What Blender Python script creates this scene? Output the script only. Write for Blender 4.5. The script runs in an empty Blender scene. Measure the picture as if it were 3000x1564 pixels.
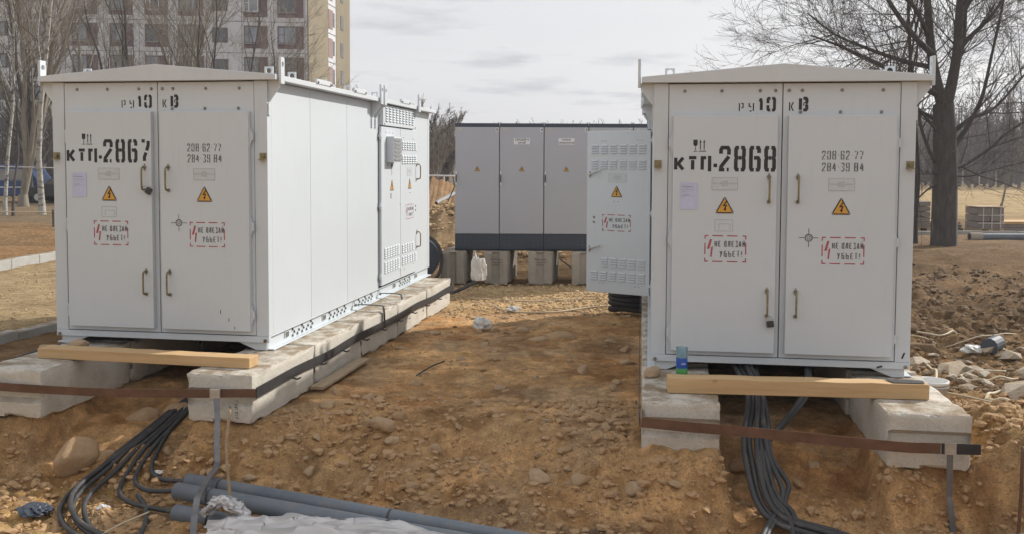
import bpy, bmesh, math, random
import numpy as np
from mathutils import Vector, Matrix

R = math.radians
scene = bpy.context.scene
C = scene.collection

# ------------------------------------------------------------------ camera
cam_d = bpy.data.cameras.new('camera')
cam = bpy.data.objects.new('camera', cam_d)
C.objects.link(cam)
scene.camera = cam
cam_d.sensor_width = 36.0
cam_d.lens = 36.0 * 2750 / 3000
cam_d.shift_y = -(782 - 620.7) / 3000
cam_d.clip_start = 0.05
cam_d.clip_end = 5000
PITCH, ROLL = 0.0534, 0.0044
cam.matrix_world = (Matrix.Translation((0, 0, 1.784)) @ Matrix.Rotation(R(90) - PITCH, 4, 'X')
                    @ Matrix.Rotation(ROLL, 4, 'Z'))

# ------------------------------------------------------------------ sky and sun
SUN_EL, SUN_AZ = R(34), R(32)            # azimuth measured from +x (right) towards +y (away)
world = bpy.data.worlds.new('World')
scene.world = world
world.use_nodes = True
wn = world.node_tree.nodes
wl = world.node_tree.links
wn.clear()
w_out = wn.new('ShaderNodeOutputWorld')
w_bg = wn.new('ShaderNodeBackground')
w_bg.inputs['Strength'].default_value = 0.1
sky = wn.new('ShaderNodeTexSky')
sky.sky_type = 'NISHITA'
sky.sun_disc = False
sky.sun_elevation = SUN_EL
sky.sun_rotation = R(90) - SUN_AZ
sky.dust_density = 3.0
tc = wn.new('ShaderNodeTexCoord')
# flat layer of cloud: direction projected on a plane overhead
sep = wn.new('ShaderNodeSeparateXYZ')
wl.new(tc.outputs['Generated'], sep.inputs[0])
zz = wn.new('ShaderNodeMath'); zz.operation = 'MAXIMUM'; zz.inputs[1].default_value = 0.0
wl.new(sep.outputs['Z'], zz.inputs[0])
za = wn.new('ShaderNodeMath'); za.operation = 'ADD'; za.inputs[1].default_value = 0.07
wl.new(zz.outputs[0], za.inputs[0])
dx = wn.new('ShaderNodeMath'); dx.operation = 'DIVIDE'
dy = wn.new('ShaderNodeMath'); dy.operation = 'DIVIDE'
wl.new(sep.outputs['X'], dx.inputs[0]); wl.new(za.outputs[0], dx.inputs[1])
wl.new(sep.outputs['Y'], dy.inputs[0]); wl.new(za.outputs[0], dy.inputs[1])
comb = wn.new('ShaderNodeCombineXYZ')
wl.new(dx.outputs[0], comb.inputs[0]); wl.new(dy.outputs[0], comb.inputs[1])
def wnoise(scale, detail, rough, off):
    m = wn.new('ShaderNodeMapping'); m.inputs['Location'].default_value = off
    wl.new(comb.outputs[0], m.inputs[0])
    n = wn.new('ShaderNodeTexNoise')
    n.inputs['Scale'].default_value = scale
    n.inputs['Detail'].default_value = detail
    n.inputs['Roughness'].default_value = rough
    wl.new(m.outputs[0], n.inputs['Vector'])
    return n
def wramp(src, stops):
    r = wn.new('ShaderNodeValToRGB')
    e = r.color_ramp.elements
    while len(e) < len(stops): e.new(0.5)
    for k, (p, c) in enumerate(stops):
        e[k].position = p; e[k].color = (*c, 1) if len(c) == 3 else c
    wl.new(src, r.inputs[0])
    return r
n1 = wnoise(0.85, 7, 0.55, (3.1, 1.7, 0))
n2 = wnoise(0.28, 4, 0.5, (9.0, 4.0, 0))
veil = wramp(n2.outputs['Fac'], [(0.30, (8.3, 8.3, 8.45)), (0.7, (9.3, 9.3, 9.4))])
dark = wramp(n1.outputs['Fac'], [(0.535, (0, 0, 0)), (0.66, (1, 1, 1))])
def wmix(a, b, fac=None, f=0.5, typ='MIX'):
    m = wn.new('ShaderNodeMix'); m.data_type = 'RGBA'; m.blend_type = typ
    m.inputs[0].default_value = f
    if fac is not None: wl.new(fac, m.inputs[0])
    for s, v in ((6, a), (7, b)):
        if isinstance(v, tuple): m.inputs[s].default_value = (*v, 1)
        else: wl.new(v, m.inputs[s])
    return m.outputs[2]
cov = wmix(sky.outputs[0], veil.outputs[0], f=0.88)
dk = wn.new('ShaderNodeMath'); dk.operation = 'MULTIPLY'; dk.inputs[1].default_value = 0.85
wl.new(dark.outputs[0], dk.inputs[0])
full = wmix(cov, (5.3, 5.35, 5.7), fac=dk.outputs[0])
wl.new(full, w_bg.inputs['Color'])
wl.new(w_bg.outputs[0], w_out.inputs['Surface'])

sun_d = bpy.data.lights.new('sun', 'SUN')
sun_d.energy = 5.0
sun_d.angle = R(0.9)
sun_d.color = (1.0, 0.95, 0.87)
sun = bpy.data.objects.new('sun', sun_d)
C.objects.link(sun)
sdir = Vector((math.cos(SUN_AZ) * math.cos(SUN_EL), math.sin(SUN_AZ) * math.cos(SUN_EL), math.sin(SUN_EL)))
sun.rotation_euler = sdir.to_track_quat('Z', 'Y').to_euler()
sun.location = (20, 10, 30)

vs = scene.view_settings
vs.view_transform = 'Standard'
vs.look = 'None'
vs.exposure = 0.0
vs.gamma = 1.0
vs.use_curve_mapping = False
scene.cycles.max_bounces = 6
scene.cycles.diffuse_bounces = 3
scene.cycles.use_denoising = True

# ------------------------------------------------------------------ helpers
class MB:
    """collects boxes, prisms and tubes; build() links them as one mesh object"""
    def __init__(self):
        self.v = []; self.f = []; self.m = []; self.mi = 0
    def add(self, vs, fs):
        o = len(self.v)
        self.v.extend(vs)
        for f in fs:
            self.f.append(tuple(i + o for i in f)); self.m.append(self.mi)
        return self
    def box(self, x0, y0, z0, x1, y1, z1):
        x0, x1 = min(x0, x1), max(x0, x1); y0, y1 = min(y0, y1), max(y0, y1); z0, z1 = min(z0, z1), max(z0, z1)
        return self.add([(x0, y0, z0), (x1, y0, z0), (x1, y1, z0), (x0, y1, z0), (x0, y0, z1), (x1, y0, z1), (x1, y1, z1), (x0, y1, z1)],
                        [(0, 3, 2, 1), (4, 5, 6, 7), (0, 1, 5, 4), (1, 2, 6, 5), (2, 3, 7, 6), (3, 0, 4, 7)])
    def prism(self, poly, a, b, axis='y'):
        """poly: 2D outline; extruded along axis from a to b"""
        def P(p, t):
            if axis == 'y': return (p[0], t, p[1])
            if axis == 'x': return (t, p[0], p[1])
            return (p[0], p[1], t)
        n = len(poly)
        vs = [P(p, a) for p in poly] + [P(p, b) for p in poly]
        fs = [tuple(range(n)), tuple(range(2 * n - 1, n - 1, -1))]
        fs += [(i, i + n, (i + 1) % n + n, (i + 1) % n) for i in range(n)]
        return self.add(vs, fs)
    def tube(self, pts, r, n=8, cap=True):
        pts = [Vector(p) for p in pts]
        k = len(pts)
        rs = r if isinstance(r, (list, tuple)) else [r] * k
        o = len(self.v)
        up = None
        for i, p in enumerate(pts):
            d = (pts[min(i + 1, k - 1)] - pts[max(i - 1, 0)])
            if d.length < 1e-9: d = Vector((0, 0, 1))
            d.normalize()
            if up is None:
                up = Vector((0, 0, 1)) if abs(d.z) < 0.9 else Vector((1, 0, 0))
            a = up.cross(d)
            if a.length < 1e-6: a = Vector((1, 0, 0)).cross(d)
            a.normalize(); b = d.cross(a); up = b.copy()
            for j in range(n):
                t = 2 * math.pi * j / n
                q = p + (a * math.cos(t) + b * math.sin(t)) * rs[i]
                self.v.append((q.x, q.y, q.z))
        for i in range(k - 1):
            for j in range(n):
                j2 = (j + 1) % n
                self.f.append((o + i * n + j, o + i * n + j2, o + (i + 1) * n + j2, o + (i + 1) * n + j)); self.m.append(self.mi)
        if cap:
            self.f.append(tuple(o + j for j in range(n - 1, -1, -1))); self.m.append(self.mi)
            self.f.append(tuple(o + (k - 1) * n + j for j in range(n))); self.m.append(self.mi)
        return self
    def ribbon(self, pts, side, w, t):
        """flat bar: centre line pts, width w along 'side' vectors, thickness t"""
        pts = [Vector(p) for p in pts]
        k = len(pts); o = len(self.v)
        sides = side if isinstance(side, list) else [side] * k
        for i, p in enumerate(pts):
            d = (pts[min(i + 1, k - 1)] - pts[max(i - 1, 0)]).normalized()
            s = Vector(sides[i]); s = (s - d * s.dot(d)).normalized(); nrm = d.cross(s)
            for a, b in ((-1, -1), (1, -1), (1, 1), (-1, 1)):
                q = p + s * (a * w / 2) + nrm * (b * t / 2)
                self.v.append(tuple(q))
        for i in range(k - 1):
            for j in range(4):
                j2 = (j + 1) % 4
                self.f.append((o + i * 4 + j, o + i * 4 + j2, o + i * 4 + 4 + j2, o + i * 4 + 4 + j)); self.m.append(self.mi)
        self.f.append((o + 3, o + 2, o + 1, o)); self.m.append(self.mi)
        e = o + (k - 1) * 4
        self.f.append((e, e + 1, e + 2, e + 3)); self.m.append(self.mi)
        return self
    def mesh(self, name, mats, bevel=0, seg=2, smooth=False):
        me = bpy.data.meshes.new(name)
        me.from_pydata(self.v, [], self.f)
        for m in (mats if isinstance(mats, (list, tuple)) else [mats]): me.materials.append(m)
        if max(self.m, default=0) > 0: me.polygons.foreach_set('material_index', self.m)
        bm = bmesh.new(); bm.from_mesh(me)
        bmesh.ops.recalc_face_normals(bm, faces=bm.faces)
        if bevel:
            es = [e for e in bm.edges if len(e.link_faces) == 2 and e.calc_face_angle(0) > 0.5]
            bmesh.ops.bevel(bm, geom=es, offset=bevel, segments=seg, affect='EDGES', profile=0.6)
        bm.to_mesh(me); bm.free()
        if smooth: me.polygons.foreach_set('use_smooth', [True] * len(me.polygons))
        me.update()
        return me
    def build(self, name, mats, parent=None, bevel=0, seg=2, smooth=False, loc=(0, 0, 0), rot=None):
        return link(name, self.mesh(name, mats, bevel, seg, smooth), parent, loc, rot)

def link(name, me, parent=None, loc=(0, 0, 0), rot=None, scale=None):
    o = bpy.data.objects.new(name, me)
    C.objects.link(o)
    o.parent = parent
    o.location = loc
    if rot is not None: o.rotation_euler = rot
    if scale is not None: o.scale = scale
    return o
def tag(o, label=None, cat=None, group=None, kind=None):
    if label: o['label'] = label
    if cat: o['category'] = cat
    if group: o['group'] = group
    if kind: o['kind'] = kind
    return o
def thing(name, label, cat, loc=(0, 0, 0), rz=0.0, group=None):
    o = bpy.data.objects.new(name, None)
    o.empty_display_size = 0.2
    C.objects.link(o)
    o.location = loc; o.rotation_euler = (0, 0, rz)
    return tag(o, label, cat, group)

def spline(pts, n=8):
    """Catmull-Rom through pts"""
    P = [Vector(p) for p in pts]
    P = [P[0] * 2 - P[1]] + P + [P[-1] * 2 - P[-2]]
    out = []
    for i in range(1, len(P) - 2):
        a, b, c, d = P[i - 1:i + 3]
        for k in range(n):
            t = k / n
            out.append(0.5 * ((2 * b) + (c - a) * t + (2 * a - 5 * b + 4 * c - d) * t * t + (3 * b - a - 3 * c + d) * t ** 3))
    out.append(P[-2])
    return out

# numpy value noise
def _hash(ix, iy, s):
    h = (ix.astype(np.int64) * 374761393 + iy.astype(np.int64) * 668265263 + s * 1442695041) & 0xffffffff
    h = ((h ^ (h >> 13)) * 1274126177) & 0xffffffff
    return ((h ^ (h >> 16)) & 0xffff) / 65535.0
def vnoise(x, y, s=0):
    x = np.asarray(x, float); y = np.asarray(y, float)
    ix = np.floor(x); iy = np.floor(y); fx = x - ix; fy = y - iy
    u = fx * fx * fx * (fx * (fx * 6 - 15) + 10); v = fy * fy * fy * (fy * (fy * 6 - 15) + 10)
    a = _hash(ix, iy, s); b = _hash(ix + 1, iy, s); c = _hash(ix, iy + 1, s); d = _hash(ix + 1, iy + 1, s)
    return (a + (b - a) * u + (c - a) * v + (a - b - c + d) * u * v) * 2 - 1
def fbm(x, y, octv=4, s=0, gain=0.5):
    t = 0; a = 1; n = 0
    for k in range(octv):
        t = t + a * vnoise(x * 2 ** k + 17.3 * k, y * 2 ** k - 9.1 * k, s + k); n += a; a *= gain
    return t / n
def sstep(a, b, x):
    t = np.clip((x - a) / (b - a), 0, 1)
    return t * t * (3 - 2 * t)

# ------------------------------------------------------------------ materials
def srgb(r, g, b):
    f = lambda c: (c / 255) / 12.92 if c / 255 <= 0.04045 else ((c / 255 + 0.055) / 1.055) ** 2.4
    return (f(r), f(g), f(b))
def nm(name):
    m = bpy.data.materials.new(name); m.use_nodes = True
    nt = m.node_tree
    b = nt.nodes['Principled BSDF']
    return m, nt.nodes, nt.links, b
def objvec(N, L, rnd=True, scale=(1, 1, 1)):
    t = N.new('ShaderNodeTexCoord')
    mp = N.new('ShaderNodeMapping'); mp.inputs['Scale'].default_value = scale
    L.new(t.outputs['Object'], mp.inputs['Vector'])
    if rnd:
        oi = N.new('ShaderNodeObjectInfo')
        mu = N.new('ShaderNodeMath'); mu.operation = 'MULTIPLY'; mu.inputs[1].default_value = 37.0
        L.new(oi.outputs['Random'], mu.inputs[0])
        cb = N.new('ShaderNodeCombineXYZ')
        for k in range(3): L.new(mu.outputs[0], cb.inputs[k])
        L.new(cb.outputs[0], mp.inputs['Location'])
    return mp.outputs[0]
def tex(N, L, vec, scale, detail=5, rough=0.6, kind='NOISE'):
    if kind == 'VORONOI':
        n = N.new('ShaderNodeTexVoronoi'); n.inputs['Scale'].default_value = scale
        L.new(vec, n.inputs['Vector']); return n.outputs['Distance']
    n = N.new('ShaderNodeTexNoise')
    n.inputs['Scale'].default_value = scale; n.inputs['Detail'].default_value = detail; n.inputs['Roughness'].default_value = rough
    L.new(vec, n.inputs['Vector'])
    return n.outputs['Fac']
def ramp(N, L, src, stops):
    r = N.new('ShaderNodeValToRGB'); e = r.color_ramp.elements
    while len(e) < len(stops): e.new(0.5)
    for k, (p, c) in enumerate(stops):
        e[k].position = p; e[k].color = (c, c, c, 1) if not isinstance(c, tuple) else (*c, 1)
    L.new(src, r.inputs[0])
    return r.outputs[0]
def mix(N, L, a, b, fac, typ='MIX'):
    m = N.new('ShaderNodeMix'); m.data_type = 'RGBA'; m.blend_type = typ
    if isinstance(fac, (int, float)): m.inputs[0].default_value = fac
    else: L.new(fac, m.inputs[0])
    for s, v in ((6, a), (7, b)):
        if isinstance(v, tuple): m.inputs[s].default_value = (*v[:3], 1)
        else: L.new(v, m.inputs[s])
    return m.outputs[2]
def bump(N, L, b, src, strength, dist=0.01, prev=None):
    n = N.new('ShaderNodeBump'); n.inputs['Strength'].default_value = strength; n.inputs['Distance'].default_value = dist
    L.new(src, n.inputs['Height'])
    if prev is not None: L.new(prev, n.inputs['Normal'])
    L.new(n.outputs[0], b.inputs['Normal'])
    return n.outputs[0]
def pmat(name, c1, c2=None, scale=6.0, rough=0.6, metal=0.0, bmp=0.0, bscale=60.0, stretch=(1, 1, 1), lo=0.35, hi=0.65, spec=None):
    m, N, L, b = nm(name)
    c2 = c2 or tuple(v * 0.85 for v in c1)
    vec = objvec(N, L, True, stretch)
    col = mix(N, L, c1, c2, ramp(N, L, tex(N, L, vec, scale), [(lo, 0.0), (hi, 1.0)]))
    L.new(col, b.inputs['Base Color'])
    b.inputs['Roughness'].default_value = rough; b.inputs['Metallic'].default_value = metal
    if spec is not None: b.inputs['Specular IOR Level'].default_value = spec
    if bmp: bump(N, L, b, tex(N, L, vec, bscale, 4), bmp, 0.004)
    return m

M = {}
def white_paint(name, c, c2, dirt):
    m, N, L, b = nm(name)
    vec = objvec(N, L, True)
    big = tex(N, L, vec, 1.1, 3)
    col = mix(N, L, c, c2, ramp(N, L, big, [(0.35, 0.0), (0.7, 1.0)]))
    st = objvec(N, L, True, (5, 5, 0.7))
    streak = ramp(N, L, tex(N, L, st, 3.0, 6, 0.65), [(0.56, 0.0), (0.78, 1.0)])
    col = mix(N, L, col, dirt, N_mul(N, L, streak, 0.22))
    spk = ramp(N, L, tex(N, L, vec, 38, 3), [(0.72, 0.0), (0.78, 1.0)])
    col = mix(N, L, col, (0.45, 0.42, 0.38), N_mul(N, L, spk, 0.20))
    L.new(col, b.inputs['Base Color'])
    b.inputs['Roughness'].default_value = 0.42
    b.inputs['Specular IOR Level'].default_value = 0.35
    bump(N, L, b, tex(N, L, vec, 2.2, 2), 0.07, 0.02)
    return m
def N_mul(N, L, s, k):
    m = N.new('ShaderNodeMath'); m.operation = 'MULTIPLY'; m.inputs[1].default_value = k
    L.new(s, m.inputs[0]); return m.outputs[0]
M['white'] = white_paint('white_paint', (0.57, 0.615, 0.655), (0.55, 0.595, 0.63), (0.47, 0.46, 0.42))
M['white2'] = white_paint('white_paint_roof', (0.59, 0.625, 0.66), (0.55, 0.585, 0.615), (0.45, 0.44, 0.40))
M['print'] = pmat('black_stencil_paint', (0.012, 0.013, 0.017), (0.03, 0.03, 0.036), 30, 0.6)
M['print_grey'] = pmat('worn_stencil_paint', (0.06, 0.06, 0.065), (0.20, 0.20, 0.20), 60, 0.7)
M['print_red'] = pmat('red_stencil_paint', (0.33, 0.03, 0.05), (0.42, 0.10, 0.11), 40, 0.6)
M['plate'] = pmat('aluminium_plate', (0.53, 0.57, 0.60), (0.50, 0.54, 0.57), 20, 0.5)
M['plate_ink'] = pmat('plate_ink', (0.30, 0.30, 0.30), (0.38, 0.38, 0.38), 60, 0.6)
M['yellow'] = pmat('sign_yellow', (0.62, 0.33, 0.04), (0.57, 0.30, 0.05), 12, 0.5)
M['black'] = pmat('sign_black', (0.012, 0.012, 0.012), (0.02, 0.02, 0.02), 20, 0.5)
M['gap'] = pmat('dark_gap_fill', (0.02, 0.02, 0.022), (0.03, 0.03, 0.03), 20, 0.8)  # near-black fill behind seams and in vent and louvre openings
M['brass'] = pmat('zinc_yellow_steel', (0.30, 0.25, 0.13), (0.17, 0.15, 0.09), 22, 0.45, 0.55)
M['steel'] = pmat('bolt_steel', (0.32, 0.29, 0.25), (0.20, 0.18, 0.15), 40, 0.45, 0.6)
M['zinc'] = pmat('zinc_steel', (0.55, 0.55, 0.54), (0.42, 0.42, 0.42), 18, 0.4, 0.7)
M['lock'] = pmat('dark_padlock', (0.035, 0.037, 0.04), (0.06, 0.06, 0.06), 30, 0.4, 0.3)
M['paper'] = pmat('lilac_paper', (0.52, 0.55, 0.74), (0.49, 0.52, 0.70), 6, 0.7)
M['rust_flat'] = pmat('rusty_flat_bar', (0.105, 0.055, 0.035), (0.16, 0.085, 0.055), 9, 0.55, 0.25, 0.2, 80)
M['black_flat'] = pmat('black_painted_flat_bar', (0.018, 0.018, 0.021), (0.035, 0.035, 0.038), 9, 0.55, 0.0, 0.2, 60)
M['grey_flat'] = pmat('grey_flat_bar', (0.14, 0.14, 0.15), (0.21, 0.21, 0.22), 7, 0.45, 0.5, 0.15, 60)
M['grey_pipe'] = None
M['dark_cab'] = pmat('dark_blue_grey_paint', (0.040, 0.052, 0.075), (0.048, 0.060, 0.082), 5, 0.5)
M['grey_cab'] = pmat('grey_cabinet_paint', (0.415, 0.43, 0.475), (0.40, 0.415, 0.455), 2.0, 0.45)
M['label_white'] = pmat('label_white', (0.72, 0.72, 0.74), (0.68, 0.68, 0.70), 12, 0.5)
M['bark_dark'] = pmat('dark_bark', (0.050, 0.045, 0.043), (0.085, 0.078, 0.073), 9, 0.9, 0, 0.8, 22, (1, 1, 0.25))
M['twig'] = pmat('twig_bark', (0.060, 0.052, 0.047), (0.085, 0.074, 0.065), 3, 0.9)
M['bark_grey'] = pmat('grey_bark', (0.17, 0.15, 0.12), (0.25, 0.225, 0.18), 7, 0.9, 0, 0.6, 25, (1, 1, 0.3))
M['twig_grey'] = pmat('grey_twig', (0.17, 0.15, 0.12), (0.23, 0.20, 0.165), 3, 0.9)
M['far_twig'] = pmat('far_wood_bark', (0.095, 0.082, 0.078), (0.15, 0.13, 0.12), 0.06, 0.95)
def concrete(name, c1, c2, stain, pits=0.5):
    m, N, L, b = nm(name)
    vec = objvec(N, L, True)
    g = tex(N, L, vec, 3.0, 6, 0.62)
    col = mix(N, L, c1, c2, ramp(N, L, g, [(0.35, 0.0), (0.68, 1.0)]))
    fine = tex(N, L, vec, 55, 4, 0.7)
    col = mix(N, L, col, tuple(v * 0.62 for v in c2), N_mul(N, L, ramp(N, L, fine, [(0.5, 0.0), (0.75, 1.0)]), 0.6))
    col = mix(N, L, col, stain, N_mul(N, L, ramp(N, L, tex(N, L, vec, 1.7, 7, 0.7), [(0.55, 0.0), (0.72, 1.0)]), 0.65))
    # soil lying on the upward faces
    ge = N.new('ShaderNodeNewGeometry'); sp = N.new('ShaderNodeSeparateXYZ')
    L.new(ge.outputs['True Normal'], sp.inputs[0])
    up = ramp(N, L, sp.outputs['Z'], [(0.6, 0.0), (0.95, 1.0)])
    dirt = ramp(N, L, tex(N, L, vec, 4.5, 7, 0.72), [(0.40, 0.0), (0.58, 1.0)])
    mm = N.new('ShaderNodeMath'); mm.operation = 'MULTIPLY'
    L.new(up, mm.inputs[0]); L.new(dirt, mm.inputs[1])
    col = mix(N, L, col, (0.22, 0.16, 0.10), N_mul(N, L, mm.outputs[0], 0.9))
    L.new(col, b.inputs['Base Color'])
    b.inputs['Roughness'].default_value = 0.92; b.inputs['Specular IOR Level'].default_value = 0.2
    p = bump(N, L, b, tex(N, L, vec, 26, 6, 0.7), 0.5, 0.012)
    vor = ramp(N, L, tex(N, L, vec, 34, kind='VORONOI'), [(0.10, 0.0), (0.22, 1.0)])
    bump(N, L, b, vor, pits, 0.006, p)
    return m
M['concrete'] = concrete('pale_concrete', (0.60, 0.57, 0.51), (0.50, 0.47, 0.41), (0.34, 0.29, 0.22))
M['concrete_grey'] = concrete('grey_concrete', (0.42, 0.385, 0.335), (0.34, 0.31, 0.27), (0.24, 0.215, 0.185), 0.2)
M['kerb'] = concrete('kerb_concrete', (0.42, 0.42, 0.40), (0.34, 0.34, 0.33), (0.26, 0.22, 0.17), 0.2)

def wood(name, c1, c2, c3, knots=True):
    m, N, L, b = nm(name)
    vec = objvec(N, L, True, (0.35, 6, 6))
    g = tex(N, L, vec, 3.2, 6, 0.6)
    col = mix(N, L, c1, c2, ramp(N, L, g, [(0.35, 0.0), (0.65, 1.0)]))
    v2 = objvec(N, L, True, (1.2, 28, 28))
    col = mix(N, L, col, c3, N_mul(N, L, ramp(N, L, tex(N, L, v2, 2.0, 5, 0.7), [(0.5, 0.0), (0.8, 1.0)]), 0.5))
    if knots:
        vk = objvec(N, L, True, (1.0, 1.6, 1.6))
        k = ramp(N, L, tex(N, L, vk, 2.6, kind='VORONOI'), [(0.06, 1.0), (0.13, 0.0)])
        col = mix(N, L, col, tuple(v * 0.35 for v in c2), N_mul(N, L, k, 0.85))
    L.new(col, b.inputs['Base Color'])
    b.inputs['Roughness'].default_value = 0.8
    bump(N, L, b, tex(N, L, v2, 2.0, 5, 0.7), 0.25, 0.004)
    return m
M['wood'] = wood('pine_timber', (0.56, 0.385, 0.20), (0.47, 0.305, 0.15), (0.35, 0.21, 0.10))
M['wood_old'] = wood('dusty_plank', (0.40, 0.30, 0.20), (0.31, 0.23, 0.15), (0.22, 0.16, 0.10), False)

# soil: the kind of earth comes from a colour attribute, grain and clods from noise
def soil():
    m, N, L, b = nm('soil')
    at = N.new('ShaderNodeAttribute'); at.attribute_name = 'earth'
    ge = N.new('ShaderNodeTexCoord')
    vec = ge.outputs['Object']
    col = at.outputs['Color']
    n0 = tex(N, L, vec, 1.3, 6, 0.6)
    col = mix(N, L, col, (0.5, 0.5, 0.5), 0.0)
    var = mix(N, L, (0.82, 0.80, 0.78), (1.36, 1.36, 1.36), ramp(N, L, n0, [(0.3, 0.0), (0.7, 1.0)]))
    col = mix(N, L, col, var, 1.0, 'MULTIPLY')
    n1 = tex(N, L, vec, 9.0, 8, 0.7)
    v2 = mix(N, L, (0.60, 0.57, 0.55), (1.55, 1.55, 1.53), ramp(N, L, n1, [(0.28, 0.0), (0.72, 1.0)]))
    col = mix(N, L, col, v2, 0.9, 'MULTIPLY')
    n2 = tex(N, L, vec, 60.0, 5, 0.75)
    v3 = mix(N, L, (0.62, 0.59, 0.57), (1.48, 1.48, 1.46), ramp(N, L, n2, [(0.3, 0.0), (0.7, 1.0)]))
    col = mix(N, L, col, v3, 0.75, 'MULTIPLY')
    gr = ramp(N, L, tex(N, L, vec, 47, kind='VORONOI'), [(0.16, 1.0), (0.24, 0.0)])
    gsel = ramp(N, L, tex(N, L, vec, 5.0, 4), [(0.50, 0.0), (0.60, 1.0)])
    mm = N.new('ShaderNodeMath'); mm.operation = 'MULTIPLY'
    L.new(gr, mm.inputs[0]); L.new(gsel, mm.inputs[1])
    col = mix(N, L, col, (0.55, 0.43, 0.30), N_mul(N, L, mm.outputs[0], 0.55))
    L.new(col, b.inputs['Base Color'])
    b.inputs['Roughness'].default_value = 0.95; b.inputs['Specular IOR Level'].default_value = 0.12
    p = bump(N, L, b, n1, 1.0, 0.09)
    p = bump(N, L, b, n2, 0.9, 0.02, p)
    bump(N, L, b, mm.outputs[0], 0.4, 0.010, p)
    return m
M['soil'] = soil()

def stone_mat(name, c1, c2, c3):
    m, N, L, b = nm(name)
    vec = objvec(N, L, True)
    oi = N.new('ShaderNodeObjectInfo')
    col = mix(N, L, c1, c2, oi.outputs['Random'])
    col = mix(N, L, col, c3, N_mul(N, L, ramp(N, L, tex(N, L, vec, 1.6, 6, 0.7), [(0.40, 0.0), (0.62, 1.0)]), 0.8))
    L.new(col, b.inputs['Base Color'])
    b.inputs['Roughness'].default_value = 0.9; b.inputs['Specular IOR Level'].default_value = 0.2
    bump(N, L, b, tex(N, L, vec, 5, 6, 0.7), 0.5, 0.08)
    return m
M['stone'] = stone_mat('field_stone', (0.50, 0.37, 0.25), (0.42, 0.29, 0.175), (0.40, 0.26, 0.14))
M['clod'] = stone_mat('clay_clod', (0.40, 0.255, 0.135), (0.34, 0.21, 0.105), (0.44, 0.295, 0.17))
M['clod_dark'] = stone_mat('dark_earth_clod', (0.20, 0.138, 0.082), (0.13, 0.09, 0.056), (0.24, 0.165, 0.10))
M['rubble'] = stone_mat('pale_rubble', (0.52, 0.47, 0.40), (0.40, 0.33, 0.25), (0.36, 0.27, 0.18))
M['gravel'] = stone_mat('gravel', (0.52, 0.39, 0.24), (0.44, 0.31, 0.185), (0.36, 0.24, 0.13))

def pipe_mat():
    m, N, L, b = nm('grey_plastic_pipe')
    vec = objvec(N, L, True)
    col = mix(N, L, (0.125, 0.15, 0.185), (0.165, 0.19, 0.22), ramp(N, L, tex(N, L, vec, 3, 5), [(0.35, 0.0), (0.65, 1.0)]))
    col = mix(N, L, col, (0.27, 0.22, 0.165), N_mul(N, L, ramp(N, L, tex(N, L, vec, 9, 8, 0.75), [(0.52, 0.0), (0.72, 1.0)]), 0.6))
    L.new(col, b.inputs['Base Color'])
    b.inputs['Roughness'].default_value = 0.55
    return m
M['grey_pipe'] = pipe_mat()
def cable_mat():
    m, N, L, b = nm('dusty_black_cable')
    vec = objvec(N, L, True)
    col = mix(N, L, (0.030, 0.031, 0.035), (0.055, 0.055, 0.058), ramp(N, L, tex(N, L, vec, 6, 4), [(0.35, 0.0), (0.65, 1.0)]))
    col = mix(N, L, col, (0.24, 0.20, 0.16), N_mul(N, L, ramp(N, L, tex(N, L, vec, 7, 8, 0.75), [(0.55, 0.0), (0.75, 1.0)]), 0.55))
    L.new(col, b.inputs['Base Color'])
    b.inputs['Roughness'].default_value = 0.6
    return m
M['cable'] = cable_mat()
def film_mat():
    m, N, L, b = nm('dusty_polythene')
    out = N['Material Output']
    vec = objvec(N, L, True)
    d = N.new('ShaderNodeBsdfDiffuse'); d.inputs['Color'].default_value = (0.88, 0.88, 0.90, 1)
    t = N.new('ShaderNodeBsdfTranslucent'); t.inputs['Color'].default_value = (0.88, 0.88, 0.90, 1)
    g = N.new('ShaderNodeBsdfGlossy'); g.inputs['Roughness'].default_value = 0.22
    tr = N.new('ShaderNodeBsdfTransparent')
    a1 = N.new('ShaderNodeMixShader'); a1.inputs[0].default_value = 0.35
    L.new(d.outputs[0], a1.inputs[1]); L.new(t.outputs[0], a1.inputs[2])
    a2 = N.new('ShaderNodeMixShader'); a2.inputs[0].default_value = 0.30
    L.new(a1.outputs[0], a2.inputs[1]); L.new(g.outputs[0], a2.inputs[2])
    a3 = N.new('ShaderNodeMixShader')
    L.new(ramp(N, L, tex(N, L, vec, 2.5, 2), [(0.3, 0.22), (0.7, 0.38)]), a3.inputs[0])
    L.new(a2.outputs[0], a3.inputs[1]); L.new(tr.outputs[0], a3.inputs[2])
    L.new(a3.outputs[0], out.inputs['Surface'])
    for nnode in (d, t):
        bn = N.new('ShaderNodeBump'); bn.inputs['Strength'].default_value = 0.35; bn.inputs['Distance'].default_value = 0.01
        L.new(tex(N, L, vec, 9, 3, 0.5), bn.inputs['Height']); L.new(bn.outputs[0], nnode.inputs['Normal'])
    return m
M['film'] = film_mat()
M['bag'] = pmat('white_bag_plastic', (0.72, 0.72, 0.71), (0.60, 0.60, 0.58), 9, 0.4)
M['cord'] = pmat('cream_cord', (0.55, 0.47, 0.34), (0.45, 0.37, 0.26), 6, 0.7)
M['facade'] = pmat('facade_white', (0.60, 0.605, 0.63), (0.54, 0.545, 0.57), 0.35, 0.9, 0, 0.2, 8)
M['maroon'] = pmat('maroon_panel', (0.145, 0.085, 0.092), (0.125, 0.075, 0.082), 0.5, 0.85)
M['pink'] = pmat('pink_panel', (0.285, 0.195, 0.17), (0.26, 0.18, 0.155), 0.5, 0.85)
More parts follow.
